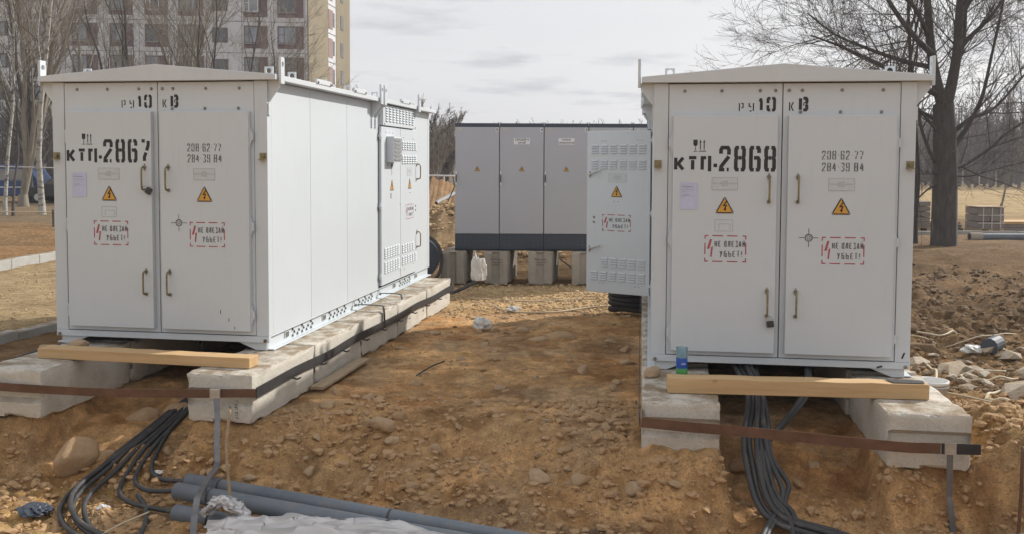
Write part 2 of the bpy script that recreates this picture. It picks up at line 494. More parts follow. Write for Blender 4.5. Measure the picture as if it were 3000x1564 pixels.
M['ochre'] = pmat('ochre_aggregate', (0.245, 0.205, 0.135), (0.215, 0.18, 0.118), 0.30, 0.95, 0, 0.4, 3)
M['seam'] = pmat('panel_seam', (0.16, 0.155, 0.15), (0.22, 0.21, 0.20), 1.0, 0.9)
M['wframe'] = pmat('window_frame_brown', (0.09, 0.07, 0.065), (0.13, 0.10, 0.09), 1.0, 0.6)
M['wframe_w'] = pmat('window_frame_white', (0.70, 0.70, 0.71), (0.62, 0.62, 0.63), 1.0, 0.5)
M['sill'] = pmat('window_sill', (0.20, 0.20, 0.22), (0.26, 0.26, 0.28), 1.0, 0.5)
def glass(name, c1, c2, rough):
    m, N, L, b = nm(name)
    vec = objvec(N, L, True)
    col = mix(N, L, c1, c2, ramp(N, L, tex(N, L, vec, 0.8, 3), [(0.4, 0.0), (0.6, 1.0)]))
    L.new(col, b.inputs['Base Color'])
    b.inputs['Roughness'].default_value = rough; b.inputs['Specular IOR Level'].default_value = 0.9
    return m
M['pane'] = glass('window_glass', (0.16, 0.19, 0.23), (0.25, 0.28, 0.32), 0.06)
M['pane_dark'] = glass('window_glass_dark', (0.03, 0.035, 0.04), (0.07, 0.075, 0.08), 0.08)
M['car_blue'] = pmat('blue_car_paint', (0.025, 0.06, 0.17), (0.03, 0.07, 0.19), 2, 0.3)
M['car_dark'] = pmat('dark_car_paint', (0.025, 0.027, 0.03), (0.03, 0.032, 0.035), 2, 0.25)
M['tyre'] = pmat('tyre_rubber', (0.02, 0.02, 0.02), (0.035, 0.033, 0.03), 8, 0.9)
M['birch'] = None
def birch():
    m, N, L, b = nm('birch_bark')
    vec = objvec(N, L, True, (1, 1, 2.2))
    k = ramp(N, L, tex(N, L, vec, 3.0, 6, 0.75), [(0.52, 0.0), (0.60, 1.0)])
    col = mix(N, L, (0.36, 0.35, 0.32), (0.10, 0.095, 0.09), k)
    L.new(col, b.inputs['Base Color']); b.inputs['Roughness'].default_value = 0.9
    return m
M['birch'] = birch()
M['paver'] = pmat('grey_pavers', (0.20, 0.175, 0.16), (0.26, 0.225, 0.20), 1.2, 0.9)
M['strap'] = pmat('white_strap', (0.55, 0.53, 0.50), (0.48, 0.46, 0.43), 3, 0.6)
M['blue_pl'] = pmat('blue_label', (0.02, 0.09, 0.42), (0.02, 0.08, 0.36), 9, 0.4)
M['green_pl'] = pmat('green_label', (0.05, 0.26, 0.05), (0.04, 0.22, 0.05), 9, 0.4)
M['clear_pl'] = None
def clear_pl():
    m, N, L, b = nm('clear_blue_plastic')
    vec = objvec(N, L, True)
    col = mix(N, L, (0.62, 0.80, 0.88), (0.5, 0.7, 0.8), tex(N, L, vec, 20, 3))
    L.new(col, b.inputs['Base Color'])
    b.inputs['Transmission Weight'].default_value = 0.75; b.inputs['Roughness'].default_value = 0.15; b.inputs['IOR'].default_value = 1.1
    return m
M['clear_pl'] = clear_pl()

# ------------------------------------------------------------------ lettering
G = {
 'К': [[(0, 0), (0, 1)], [(1, 1), (.45, .58), (.45, .42), (1, 0)]],
 'Т': [[(0, 1), (1, 1)], [(.5, .80), (.5, 0)]],
 'П': [[(0, 0), (0, 1), (.52, 1)], [(1, 1.16), (1, -.14)]],
 '-': [[(.15, .5), (.85, .5)]],
 '2': [[(0, .72), (0, .9), (.15, 1), (.85, 1), (1, .9), (1, .68)], [(1, .60), (.04, .14), (0, 0), (.45, 0)], [(.75, 0), (1, 0)]],
 '8': [[(.37, 1), (.1, 1), (0, .92), (0, .64), (.1, .54), (0, .44), (0, .08), (.1, 0), (.37, 0)], [(.63, 1), (.9, 1), (1, .92), (1, .64), (.9, .54), (1, .44), (1, .08), (.9, 0), (.63, 0)], [(.345, .54), (.655, .54)]],
 '6': [[(.38, 1), (.1, 1), (0, .92), (0, .08), (.1, 0), (.38, 0)], [(.62, 1), (.9, 1), (1, .92), (1, .76)], [(.38, .54), (.88, .54), (1, .46), (1, .08), (.9, 0), (.62, 0)]],
 '7': [[(0, 1), (.5, 1)], [(1, 1), (1, .78), (.76, .52)], [(.66, .42), (.4, .2), (.4, 0)]],
 '1': [[(.25, .72), (.7, 1)], [(.7, .82), (.7, 0)]],
 '0': [[(.38, 1), (.1, 1), (0, .92), (0, .58)], [(0, .42), (0, .08), (.1, 0), (.38, 0)], [(.62, 1), (.9, 1), (1, .92), (1, .08), (.9, 0), (.62, 0)]],
 'В': [[(0, 0), (0, 1)], [(.45, 1), (.86, 1), (1, .9), (1, .66), (.8, .54)], [(.8, .44), (1, .34), (1, .1), (.86, 0), (.45, 0)], [(.45, .52), (.62, .5)]],
 'р': [[(0, 0), (0, 1)], [(.55, 1), (1, .92), (1, .45), (.55, .38)]],
 'у': [[(0, 1), (0, .6), (.5, .5)], [(1, 1), (1, 0)], [(.1, 0), (.6, 0)]],
 'к': [[(0, 0), (0, 1)], [(1, 1), (.5, .58), (.5, .42), (1, 0)]],
 'Н': [[(0, 0), (0, 1)], [(.25, .5), (.75, .5)], [(1, 0), (1, 1)]],
 'Е': [[(0, 0), (0, 1)], [(.35, 1), (1, 1)], [(.35, .5), (.85, .5)], [(.35, 0), (1, 0)]],
 'Л': [[(0, 0), (.35, 1)], [(.6, 1), (1, 1), (1, 0)]],
 'З': [[(0, 1), (.9, 1), (.9, .6)], [(.4, .5), (.7, .5)], [(1, .4), (1, 0), (0, 0)]],
 'А': [[(0, 0), (.4, 1)], [(.6, 1), (1, 0)], [(.35, .35), (.65, .35)]],
 'Й': [[(0, 1), (0, 0)], [(.2, .25), (.8, .75)], [(1, 1), (1, 0)], [(.3, 1.22), (.7, 1.22)]],
 'У': [[(0, 1), (.42, .5)], [(1, 1), (.3, 0), (0, 0)]],
 'Б': [[(0, 0), (0, 1)], [(.35, 1), (.95, 1)], [(.35, .55), (1, .55), (1, 0), (.35, 0)]],
 'Ь': [[(0, 0), (0, 1)], [(.35, .55), (1, .55), (1, 0), (.35, 0)]],
 '!': [[(.5, 1), (.5, .32)], [(.5, .1), (.5, 0)]],
 '3': [[(0, 1), (.8, 1), (1, .9), (1, .6)], [(.4, .52), (.75, .52)], [(1, .42), (1, .1), (.8, 0), (0, 0)]],
 '4': [[(.62, 1), (0, .34), (.5, .34)], [(.78, .8), (.78, 0)]],
 '9': [[(.66, 0), (.9, 0), (1, .08), (1, .92), (.9, 1), (.66, 1)], [(.32, 0), (.1, 0), (0, .08), (0, .24)], [(.66, .46), (.12, .46), (0, .54), (0, .92), (.1, 1), (.32, 1)]],
}
def strip2d(mb, pts, t, to3):
    P = [Vector(p) for p in pts]; n = len(P)
    Lf, Rt = [], []
    for i in range(n):
        d0 = (P[i] - P[i - 1]).normalized() if i > 0 else None
        d1 = (P[i + 1] - P[i]).normalized() if i < n - 1 else None
        d0 = d0 or d1; d1 = d1 or d0
        n0 = Vector((-d0.y, d0.x)); n1 = Vector((-d1.y, d1.x))
        m = n0 + n1
        if m.length < 1e-4: m = n0
        m.normalize()
        k = (t / 2) / max(0.5, m.dot(n0))
        Lf.append(P[i] + m * k); Rt.append(P[i] - m * k)
    for i in range(n - 1):
        mb.add([to3(q) for q in (Rt[i], Rt[i + 1], Lf[i + 1], Lf[i])], [(0, 1, 2, 3)])
def stencil(pm, text, x, z, w, h, t, gap, to3):
    """one line of stencil lettering, each character an object; pm = (parent, material); x,z lower left; w,h letter size; t stroke"""
    parent, mat = pm
    for ch in text:
        if ch == ' ': x += w * 0.8; continue
        ww = w * (0.45 if ch in '-!' else (0.62 if ch == '1' else 1))
        mb = MB()
        for s in G[ch]:
            strip2d(mb, [(x + t / 2 + p[0] * (ww - t), z + t / 2 + p[1] * (h - t)) for p in s], t, to3)
        mb.build('digit' if ch.isdigit() else ('dash' if ch == '-' else 'letter'), mat, parent)
        x += ww + gap
    return x
_tc = {}
def text_mesh(s, size, mat, align='CENTER', bold=0.0):
    key = (s, size, mat.name, bold)
    if key in _tc: return _tc[key]
    cu = bpy.data.curves.new('lettering', 'FONT')
    cu.body = s; cu.size = size; cu.align_x = align; cu.align_y = 'CENTER'; cu.resolution_u = 2
    cu.offset = bold
    cu.space_line = 0.95
    ob = bpy.data.objects.new('lettering_tmp', cu)
    C.objects.link(ob)
    bpy.context.view_layer.update()
    me = bpy.data.meshes.new_from_object(ob.evaluated_get(bpy.context.evaluated_depsgraph_get()))
    bpy.data.objects.remove(ob)
    me.materials.clear(); me.materials.append(mat)
    _tc[key] = me
    return me
# ------------------------------------------------------------------ ground
ROW1 = lambda x, y: x - (y - 7.6) * .182          # along the rows under kiosk 2867
ROW2 = lambda x, y: x - (y - 6.88) * .137         # along the rows under kiosk 2868
PX = [-30, -6, -4.6, -3.9, -3.85, -2.72, -2.68, -2.05, -1.6, -.4, .6, .95, 1.55, 1.62, 2.68, 2.72, 3.28, 3.34, 3.8, 5, 30]
CREST = [8.4, 8.0, 7.8, 7.75, 7.7, 7.7, 7.66, 7.6, 7.9, 8.1, 7.4, 6.95, 6.92, 6.9, 6.8, 6.72, 6.68, 6.55, 6.45, 6.4, 6.4]
TOE = [7.0, 7.2, 7.3, 7.3, 7.2, 7.1, 7.1, 7.0, 6.75, 6.45, 6.35, 6.35, 6.4, 6.4, 6.45, 6.45, 6.40, 6.2, 6.1, 6.0, 6.0]
def ground_h(x, y):
    x = np.asarray(x, float); y = np.asarray(y, float)
    far = sstep(16, 40, np.hypot(x, y - 8))
    plain = -.36 + .05 * fbm(x * .35, y * .35, 3, 1) * (1 - far) - .05 * sstep(12, 17, y)
    right = sstep(3.2, 3.7, x - (y - 6.5) * .137) * (1 - .85 * sstep(7.1, 8.3, y)) * (1 - sstep(8.5, 13, y)) * (1 - sstep(6, 12, x))
    plain = plain + .24 * right
    # churned earth to the right, and clods
    churn = sstep(3.4, 4.6, x) * sstep(9, 12, y) * (1 - sstep(19, 30, y))
    plain = plain + churn * (.13 * fbm(x * .9, y * .9, 4, 5) + .22 * np.abs(fbm(x * 2.0, y * 2.0, 3, 9)) ** .8 - .05)
    churnl = (1 - sstep(-10.6, -10.0, x - (y - 18) * .06)) * (1 - sstep(26, 34, y)) * sstep(12, 16, y)
    plain = plain + churnl * (.25 + .22 * fbm(x * .8, y * .8, 4, 15))
    # piles
    def pile(cx, cy, rx, ry, h, s):
        d = np.hypot((x - cx) / rx, (y - cy) / ry)
        return h * np.clip(1 - d, 0, 1) ** .8 * (1 + .35 * fbm(x * 2.5, y * 2.5, 3, s))
    plain = plain + pile(-1.75, 22.5, 2.6, 1.8, 1.15, 21) + pile(.8, 21.2, 4.6, 1.8, .75, 25) + pile(3.6, 21.6, 2.5, 1.6, .8, 27)
    plain = plain + pile(-5.0, 44, 9, 4, 1.5, 31)
    # far land: a gentle fall, then the wooded hill on the right
    hill = sstep(110, 330, y) * (4 + 8.5 * sstep(-60, 160, x))
    plain = plain + hill + far * .25 * fbm(x * .05, y * .05, 3, 41)
    # excavation in front
    crest = np.interp(x, PX, CREST) + .10 * fbm(x * 1.7, y * 0 + 3.3, 3, 51)
    toe = np.interp(x, PX, TOE) + .10 * fbm(x * 2.1, y * 0 + 7.7, 3, 55)
    floor = -.80 + .05 * fbm(x * 1.1, y * 1.1, 3, 61)
    floor = floor + sstep(5.1, 3.4, y) * .95
    t = np.clip((y - toe) / np.maximum(crest - toe, .05), 0, 1)
    t = t ** .85
    rid = 1 - 2 * np.abs(fbm(x * 2.6, y * 2.6, 3, 73))
    wall = (.075 * fbm(x * 3.2, y * 3.2, 4, 71) + .05 * rid) * np.sin(np.clip(t, 0, 1) * math.pi) ** .7
    h = floor * (1 - t) + plain * t + wall
    # trenches under the kiosks
    r1 = ROW1(x, y); in1 = sstep(-3.95, -3.86, r1) * (1 - sstep(-2.70, -2.62, r1)) * (1 - sstep(14.0, 14.6, y)) * sstep(6.6, 7.2, y)
    z1 = np.interp(y, [6.4, 7.3, 8.0, 9.0, 14], [-.82, -.74, -.52, -.36, -.34]) + .05 * fbm(x * 2.6, y * 2.6, 3, 81)
    h = h * (1 - in1) + np.minimum(h, z1) * in1
    r2 = ROW2(x, y); in2 = sstep(1.52, 1.68, r2) * (1 - sstep(2.66, 2.75, r2)) * (1 - sstep(13.6, 14.2, y)) * sstep(6.2, 6.5, y)
    z2 = np.interp(y, [6.1, 6.45, 7.0, 7.8, 9.0, 14], [-.95, -.86, -.66, -.46, -.36, -.36]) + .05 * fbm(x * 2.6, y * 2.6, 3, 85)
    h = h * (1 - in2) + np.minimum(h, z2) * in2
    # overall unevenness
    near = 1 - sstep(12, 30, y)
    rough = .5 + .9 * sstep(8.3, 7.2, y) + .8 * sstep(3.3, 4.2, x)
    lump = np.abs(vnoise(x * 5.5, y * 5.5, 93)) * .030 + np.abs(vnoise(x * 11.5 + 3, y * 11.5, 94)) * .022 - .018
    rill = sstep(3.25, 3.5, x) * sstep(6.9, 6.5, y) * np.sin(np.clip(t, 0, 1) * math.pi)
    return h + (.020 * fbm(x * 4.5, y * 4.5, 4, 91) + .016 * fbm(x * 13, y * 13, 2, 95) + lump) * near * rough + .10 * rill * fbm(x * 7, y * 1.2, 3, 97)

def earth_colour(x, y, h):
    n = fbm(x * .8, y * .8, 4, 101); n2 = fbm(x * 2.4, y * 2.4, 4, 105); n3 = fbm(x * .25, y * .25, 3, 109)
    def mixc(c, d, f): return c * (1 - f[..., None]) + np.array(d) * f[..., None]
    c = np.zeros(x.shape + (3,)) + np.array((.50, .318, .162))               # brown clay
    outer = 1 - sstep(-4.6, -3.8, x - .18 * (y - 8)) * (1 - sstep(3.2, 3.9, x - .14 * (y - 7))) * (1 - sstep(13.5, 16, y))
    c = mixc(c, (.195, .130, .072), outer)
    c = mixc(c, (.42, .225, .098), sstep(.05, .4, n) * .7 * (1 - .8 * outer))                    # red-brown
    c = mixc(c, (.50, .345, .195), sstep(.1, .45, n2) * .5 * (1 - .7 * outer))                  # pale
    yel = sstep(.12, .35, fbm(x * 1.2 + 5, y * 1.2, 4, 111))
    c = mixc(c, (.56, .345, .115), yel * sstep(7.5, 6.9, y) * .6)            # yellow clay in the cut
    lft = sstep(-2.3, -3.2, x) * sstep(7.6, 7.0, y)
    c = mixc(c, (.52, .37, .17), lft * .75)
    rgt = sstep(3.2, 3.8, x) * sstep(12, 8, y)
    c = mixc(c, (.34, .225, .11), rgt * .65)
    gry = sstep(.0, .35, fbm(x * 1.5 + 31, y * 1.5, 4, 113)) * (1 - outer)
    c = mixc(c, (.36, .265, .175), gry * .6)
    dk = sstep(.15, .4, fbm(x * 1.6, y * 1.6 + 9, 4, 115)) * sstep(7.0, 6.5, y) * sstep(-2.5, -1.5, x)
    c = mixc(c, (.15, .11, .085), dk * .8)                                  # dark layer low in the bank
    grav = sstep(13.2, 13.8, y + .25 * n2) * (1 - sstep(16.3, 17.0, y + .2 * n2)) * sstep(-2.2, -.9, x) * (1 - sstep(2.4, 3.2, x))
    c = mixc(c, (.50, .36, .20), grav * .8)
    churn = sstep(4.2, 5.2, x) * sstep(9.5, 12, y) * (1 - sstep(22, 34, y))
    c = mixc(c, (.135, .092, .055), churn * (.55 + .4 * np.clip(n2 * 2, -1, 1)))
    farr = sstep(20, 26, y) * sstep(2, 8, x)
    c = mixc(c, (.19, .135, .085), farr * .6)
    straw = sstep(34, 44, y + 4 * n) * sstep(4, 12, x)
    c = mixc(c, (.34, .265, .15), straw * .85)
    road = sstep(-6.1, -6.4, x - (y - 11.4) * .2) * sstep(-10.2, -9.9, x - (y - 18) * .06) * sstep(8, 9.5, y) * (1 - sstep(40, 46, y))
    c = mixc(c, (.33, .26, .16), road * .85)                               # sandy track
    park = sstep(26, 31, y) * (1 - sstep(-8, -2, x))
    c = mixc(c, (.150, .122, .085), park * .8)
    mid = sstep(26, 30, y) * sstep(-9, -6, x) * (1 - sstep(2, 5, x))
    c = mixc(c, (.24, .14, .075), mid * .6)
    c = mixc(c, (.10, .078, .062), np.clip(1 - np.hypot((x + 1.75) / 2.6, (y - 22.3) / 1.9), 0, 1) ** .4 * .85)
    c = mixc(c, (.40, .29, .175), np.clip(1 - np.hypot((x - 1.6) / 5.2, (y - 21.3) / 2.0), 0, 1) ** .4 * .85)
    nearm = (1 - sstep(11, 14, y))
    moist = sstep(.10, .34, fbm(x * 3.1 + 4, y * 3.1, 4, 121)); dry = sstep(.12, .36, fbm(x * 4.3, y * 4.3 + 8, 4, 125))
    c = c * (1 - (moist * nearm)[..., None] * np.array((.26, .32, .38))); c = c * (1 + .28 * (dry * nearm)[..., None])
    wood_ = sstep(70, 105, y)
    c = mixc(c, (.115, .095, .080), wood_ * .9)
    lum = c.mean(-1, keepdims=True)
    c = (c * 1.02 - lum * .02) * np.array((1.0, .985, .97))
    return np.clip(c, .02, .8)

def axis_lines(lo, hi, d, far_lo, far_hi, g=1.16):
    a = list(np.arange(lo, hi + 1e-6, d)); s = d; v = hi
    while v < far_hi: s *= g; v += s; a.append(v)
    s = d; v = lo
    while v > far_lo: s *= g; v -= s; a.insert(0, v)
    return np.array(a)
gx = axis_lines(-5.0, 6.2, .026, -1800, 1800, 1.10)
gy = axis_lines(5.4, 13.5, .026, -400, 3000, 1.07)
GX, GY = np.meshgrid(gx, gy)
GH = ground_h(GX, GY)
ny, nx_ = GX.shape
me = bpy.data.meshes.new('ground')
vv = np.stack([GX.ravel(), GY.ravel(), GH.ravel()], 1)
idx = np.arange(ny * nx_).reshape(ny, nx_)
ff = np.stack([idx[:-1, :-1].ravel(), idx[:-1, 1:].ravel(), idx[1:, 1:].ravel(), idx[1:, :-1].ravel()], 1)
me.vertices.add(len(vv)); me.vertices.foreach_set('co', vv.ravel())
me.loops.add(ff.size); me.loops.foreach_set('vertex_index', ff.ravel().astype(np.int32))
me.polygons.add(len(ff)); me.polygons.foreach_set('loop_start', np.arange(0, ff.size, 4, dtype=np.int32))
me.update(calc_edges=True)
me.polygons.foreach_set('use_smooth', [True] * len(ff))
ca = me.color_attributes.new('earth', 'FLOAT_COLOR', 'POINT')
cc = np.ones((len(vv), 4)); cc[:, :3] = earth_colour(GX, GY, GH).reshape(-1, 3)
ca.data.foreach_set('color', cc.ravel())
me.materials.append(M['soil'])
ground = link('ground', me)
tag(ground, 'bare brown clay ground with the excavation in front', 'ground', kind='structure')
def gz(x, y): return float(ground_h(np.array([x]), np.array([y]))[0])

# ------------------------------------------------------------------ stones
def rock_mesh(name, seed, mat, sub=2, flat=.7, amp=.18, cuts=0):
    bm = bmesh.new(); bmesh.ops.create_icosphere(bm, subdivisions=sub, radius=1)
    r = random.Random(seed); ph = [r.uniform(0, 10) for _ in range(3)]
    for v in bm.verts:
        p = v.co
        n = float(fbm(np.array([p.x * 1.1 + ph[0] + p.z * .7]), np.array([p.y * 1.1 + ph[1] - p.z * .6]), 3, seed)[0])
        v.co = p * (1 + amp * n * 2)
        v.co.z *= flat
        for cu in range(cuts):
            r2 = random.Random(seed * 7 + cu); nn_ = Vector((r2.uniform(-1, 1), r2.uniform(-1, 1), r2.uniform(-.4, 1))).normalized(); dd_ = v.co.dot(nn_) - r2.uniform(.45, .75)
            if dd_ > 0: v.co -= nn_ * dd_ * .85
        v.co.x *= 1 + .25 * math.sin(ph[2])
    me_ = bpy.data.meshes.new(name); bm.to_mesh(me_); bm.free()
    me_.materials.append(mat)
    me_.polygons.foreach_set('use_smooth', [True] * len(me_.polygons))
    return me_
STONES = [rock_mesh('stone', 100 + k, M['stone'], 3, .58 + .05 * k, .2, 5) for k in range(5)]
CLODS = [rock_mesh('clod', 140 + k, M['clod'], 3, .7, .45, 3) for k in range(4)]
CLODS_D = [rock_mesh('clod', 160 + k, M['clod_dark'], 3, .6, .5, 3) for k in range(4)]
RUBBLE = [rock_mesh('rubble', 180 + k, M['rubble'], 1, .6, .4) for k in range(4)]
for m_ in RUBBLE: m_.polygons.foreach_set('use_smooth', [False] * len(m_.polygons))
rng = random.Random(11)
def free_spot(x, y):
    a = ROW1(x, y); b = ROW2(x, y)
    if 7.4 < y < 14.4 and (-4.5 < a < -2.0): return (-3.8 < a < -2.75) and y < 8.6
    if 6.5 < y < 14.0 and (.93 < b < 3.34): return 1.66 < b < 2.6 and y < 7.5
    return True
def put_stone(x, y, r, me_, sink=.35):
    return link('stone' if me_ in STONES else 'clod', me_, ground, (x, y, gz(x, y) + r * (.38 - sink)), (rng.uniform(-.3, .3), rng.uniform(-.3, .3), rng.uniform(0, 6.3)),
                (r * rng.uniform(.8, 1.3), r * rng.uniform(.75, 1.1), r * rng.uniform(.7, 1.05)))
cnt = 0
# a handful placed as seen, then scattered ones
for x, y, r in ((-1.63, 8.15, .075), (-1.3, 8.5, .07), (-1.22, 8.56, .045), (-.92, 9.05, .06), (-.12, 9.0, .06), (.2, 8.9, .05), (-.3, 8.3, .045), (.55, 8.1, .06), (.75, 8.35, .07),
                (-.5, 9.9, .05), (-.55, 10.1, .06), (-.3, 10.9, .06), (.75, 9.6, .07), (.98, 8.9, .07), (1.05, 9.1, .08), (.86, 7.65, .07), (.78, 7.5, .05), (-.6, 7.35, .06),
                (-1.05, 7.6, .10), (-.95, 7.45, .08), (-.2, 7.0, .06), (.2, 6.95, .07), (-1.55, 7.15, .06), (-2.0, 7.05, .05), (.35, 11.2, .10), (.6, 11.4, .12), (1.2, 11.2, .09), (1.3, 10.7, .07), (1.25, 10.1, .08), (-.98, 11.6, .08), (-1.25, 10.6, .08), (-.4, 11.7, .06), (-.2, 11.75, .09), (-.05, 11.65, .07), (.15, 11.7, .10),
                (-3.25, 8.2, .10), (-3.02, 8.35, .10), (-3.35, 7.55, .07), (2.2, 7.05, .05), (2.4, 7.3, .06), (1.8, 7.2, .08), (.5, 6.85, .08), (.9, 6.7, .07), (1.2, 6.65, .05), (-.75, 6.95, .05)):
    put_stone(x, y, r, rng.choice(STONES)); cnt += 1
while cnt < 200:
    y = rng.uniform(6.3, 13.5); x = rng.uniform(-3.0, 2.0) if rng.random() < .8 else rng.uniform(3.5, 6)
    if not free_spot(x, y): continue
    if rng.random() < .35: y = rng.uniform(6.3, 8.0)
    if not free_spot(x, y): continue
    bank = y < 8
    put_stone(x, y, rng.uniform(.018, .045) * (1.15 if bank else 1), rng.choice(STONES if rng.random() < .55 else CLODS), .3); cnt += 1
while cnt < 290:                                                       # clods on the churned ground to the right and left
    if rng.random() < .8: x, y = rng.uniform(4.0, 11), rng.uniform(9.5, 20)
    else: x, y = rng.uniform(-4.6, -2.9), rng.uniform(6.0, 7.4)
    if x > .55 * y + 1 or not free_spot(x, y): continue
    put_stone(x, y, rng.uniform(.04, .13) if x > 3 else rng.uniform(.02, .05), rng.choice(CLODS_D if x > 3 else CLODS), .25); cnt += 1
# loose grit and gravel, too many to count
def scatter(name, label, n, fn, mat, sub_pts=6):
    bm = bmesh.new(); bmesh.ops.create_icosphere(bm, subdivisions=1, radius=1)
    bm.verts.ensure_lookup_table()
    bv = np.array([v.co[:] for v in bm.verts]); bf = np.array([[v.index for v in f.verts] for f in bm.faces]); bm.free()
    r = np.random.RandomState(abs(hash(label)) % 1000 if False else len(label))
    P = fn(r, n); n = len(P)
    s = P[:, 2:3]
    sc = s * r.uniform(.6, 1.25, (n, 3)) * np.array([1, 1, .7])
    V = bv[None] * (1 + r.uniform(-.34, .34, (n, len(bv), 1))) * sc[:, None, :]
    a = r.uniform(0, 6.28, n); ca_, sa_ = np.cos(a)[:, None], np.sin(a)[:, None]
    X = V[..., 0] * ca_ - V[..., 1] * sa_; Y = V[..., 0] * sa_ + V[..., 1] * ca_
    V[..., 0] = X + P[:, 0:1]; V[..., 1] = Y + P[:, 1:2]
    V[..., 2] += (ground_h(P[:, 0], P[:, 1]) + P[:, 2] * .12)[:, None]
    F = bf[None] + (np.arange(n) * len(bv))[:, None, None]
    me_ = bpy.data.meshes.new(name); me_.from_pydata(V.reshape(-1, 3).tolist(), [], F.reshape(-1, 3).tolist())
    me_.materials.append(mat)
    o = link(name, me_)
    return tag(o, label, 'gravel', kind='stuff')
def ok_mask(P):
    a = ROW1(P[:, 0], P[:, 1]); b = ROW2(P[:, 0], P[:, 1]); y = P[:, 1]
    bad = ((y > 7.62) & (y < 14.4) & (a > -4.5) & (a < -2.02)) | ((y > 6.86) & (y < 14) & (b > .92) & (b < 3.34))
    return P[~bad]
def f_gravel(r, n):
    x = r.uniform(-1.6, 3.0, n); y = 13.2 + 3.4 * r.uniform(0, 1, n) ** 1.0 + .3 * r.randn(n)
    return ok_mask(np.stack([x, y, .012 + .03 * r.uniform(0, 1, n) ** 2], 1))
scatter('gravel', 'loose sunlit pebble gravel on the ground before the grey cabinets', 3200, f_gravel, M['gravel'])
def f_pile(r, n):
    a = r.uniform(0, 6.28, n); d = np.sqrt(r.uniform(0, 1, n))
    return np.stack([1.6 + 5 * d * np.cos(a), 21.2 + 1.8 * d * np.sin(a), .03 + .06 * r.uniform(0, 1, n) ** 2], 1)
scatter('gravel_heap', 'heap of stony gravel behind and under the grey cabinets', 1600, f_pile, M['gravel'])
def f_grit(r, n):
    y = 5.8 + 7.5 * r.uniform(0, 1, n) ** 1.4; x = r.uniform(-4.8, 5.2, n)
    keep = vnoise(x * 1.3, y * 1.3, 201) + r.uniform(-1, 1, n) * .7 > .1
    P = np.stack([x, y, .005 + .014 * r.uniform(0, 1, n) ** 3], 1)[keep]
    return ok_mask(P)
scatter('grit', 'fine grit and crumbs of clay scattered over the brown ground', 16000, f_grit, M['clod'])
def f_bank(r, n):
    y = 5.9 + 2.6 * r.uniform(0, 1, n) ** 1.1; x = r.uniform(-4.8, 4.6, n)
    keep = vnoise(x * 1.7, y * 1.7, 221) + r.uniform(-1, 1, n) * .8 > -.05
    P = np.stack([x, y, 0.008 + .040 * r.uniform(0, 1, n) ** 3], 1)[keep]
    return ok_mask(P)
scatter('bank_clods', 'clods and small stones crumbling out of the clay bank', 18000, f_bank, M['clod'])
def f_track(r, n):
    y = r.uniform(9, 20, n); x = -8 + r.uniform(-2.0, 2.2, n) + (y - 14) * .12
    return np.stack([x, y, .008 + .02 * r.uniform(0, 1, n) ** 3], 1)
scatter('track_gravel', 'pale gravel crumbs on the sandy track by the kerb', 2200, f_track, M['gravel'])
def f_rough(r, n):
    y = 8.5 + 11 * r.uniform(0, 1, n); x = 3.6 + (y * .55 - 2.6) * r.uniform(0, 1, n)
    P = np.stack([x, y, .012 + .05 * r.uniform(0, 1, n) ** 4], 1)
    return ok_mask(P)
scatter('crumbled_earth', 'crumbled clods of earth over the churned ground on the right', 5500, f_rough, M['clod_dark'])
# ------------------------------------------------------------------ kiosk substations
def plate_hole(w, h, t, r, cx, cz, n=16):
    """upright plate in the xz plane (x 0..w, z 0..h, y 0..t) with a round hole"""
    mb = MB(); O, I = [], []
    for k in range(n):
        a = 2 * math.pi * (k + 0.5) / n; ca, sa = math.cos(a), math.sin(a)
        I.append((cx + r * ca, cz + r * sa))
        tx = ((w - cx) if ca > 0 else cx) / max(abs(ca), 1e-6); tz = ((h - cz) if sa > 0 else cz) / max(abs(sa), 1e-6)
        s = min(tx, tz); O.append((cx + s * ca, cz + s * sa))
    # square corners
    for c in ((0, 0), (w, 0), (w, h), (0, h)):
        k = min(range(n), key=lambda i: (O[i][0] - c[0]) ** 2 + (O[i][1] - c[1]) ** 2); O[k] = c
    vs = [(p[0], 0, p[1]) for p in O] + [(p[0], 0, p[1]) for p in I] + [(p[0], t, p[1]) for p in O] + [(p[0], t, p[1]) for p in I]
    fs = []
    for k in range(n):
        j = (k + 1) % n
        fs += [(k, j, n + j, n + k), (2 * n + k, 3 * n + k, 3 * n + j, 2 * n + j), (k, 2 * n + k, 2 * n + j, j), (n + k, n + j, 3 * n + j, 3 * n + k)]
    mb.add(vs, fs)
    return mb
def bolt_mesh(r, d, mat):
    mb = MB(); mb.tube([(0, 0.002, 0), (0, -d * 0.5, 0), (0, -d, 0)], [r, r, r * 0.55], 8)
    return mb.mesh('bolt', mat)
BOLT = bolt_mesh(0.014, 0.012, M['steel'])
SMALL_BOLT = bolt_mesh(0.008, 0.006, M['steel'])
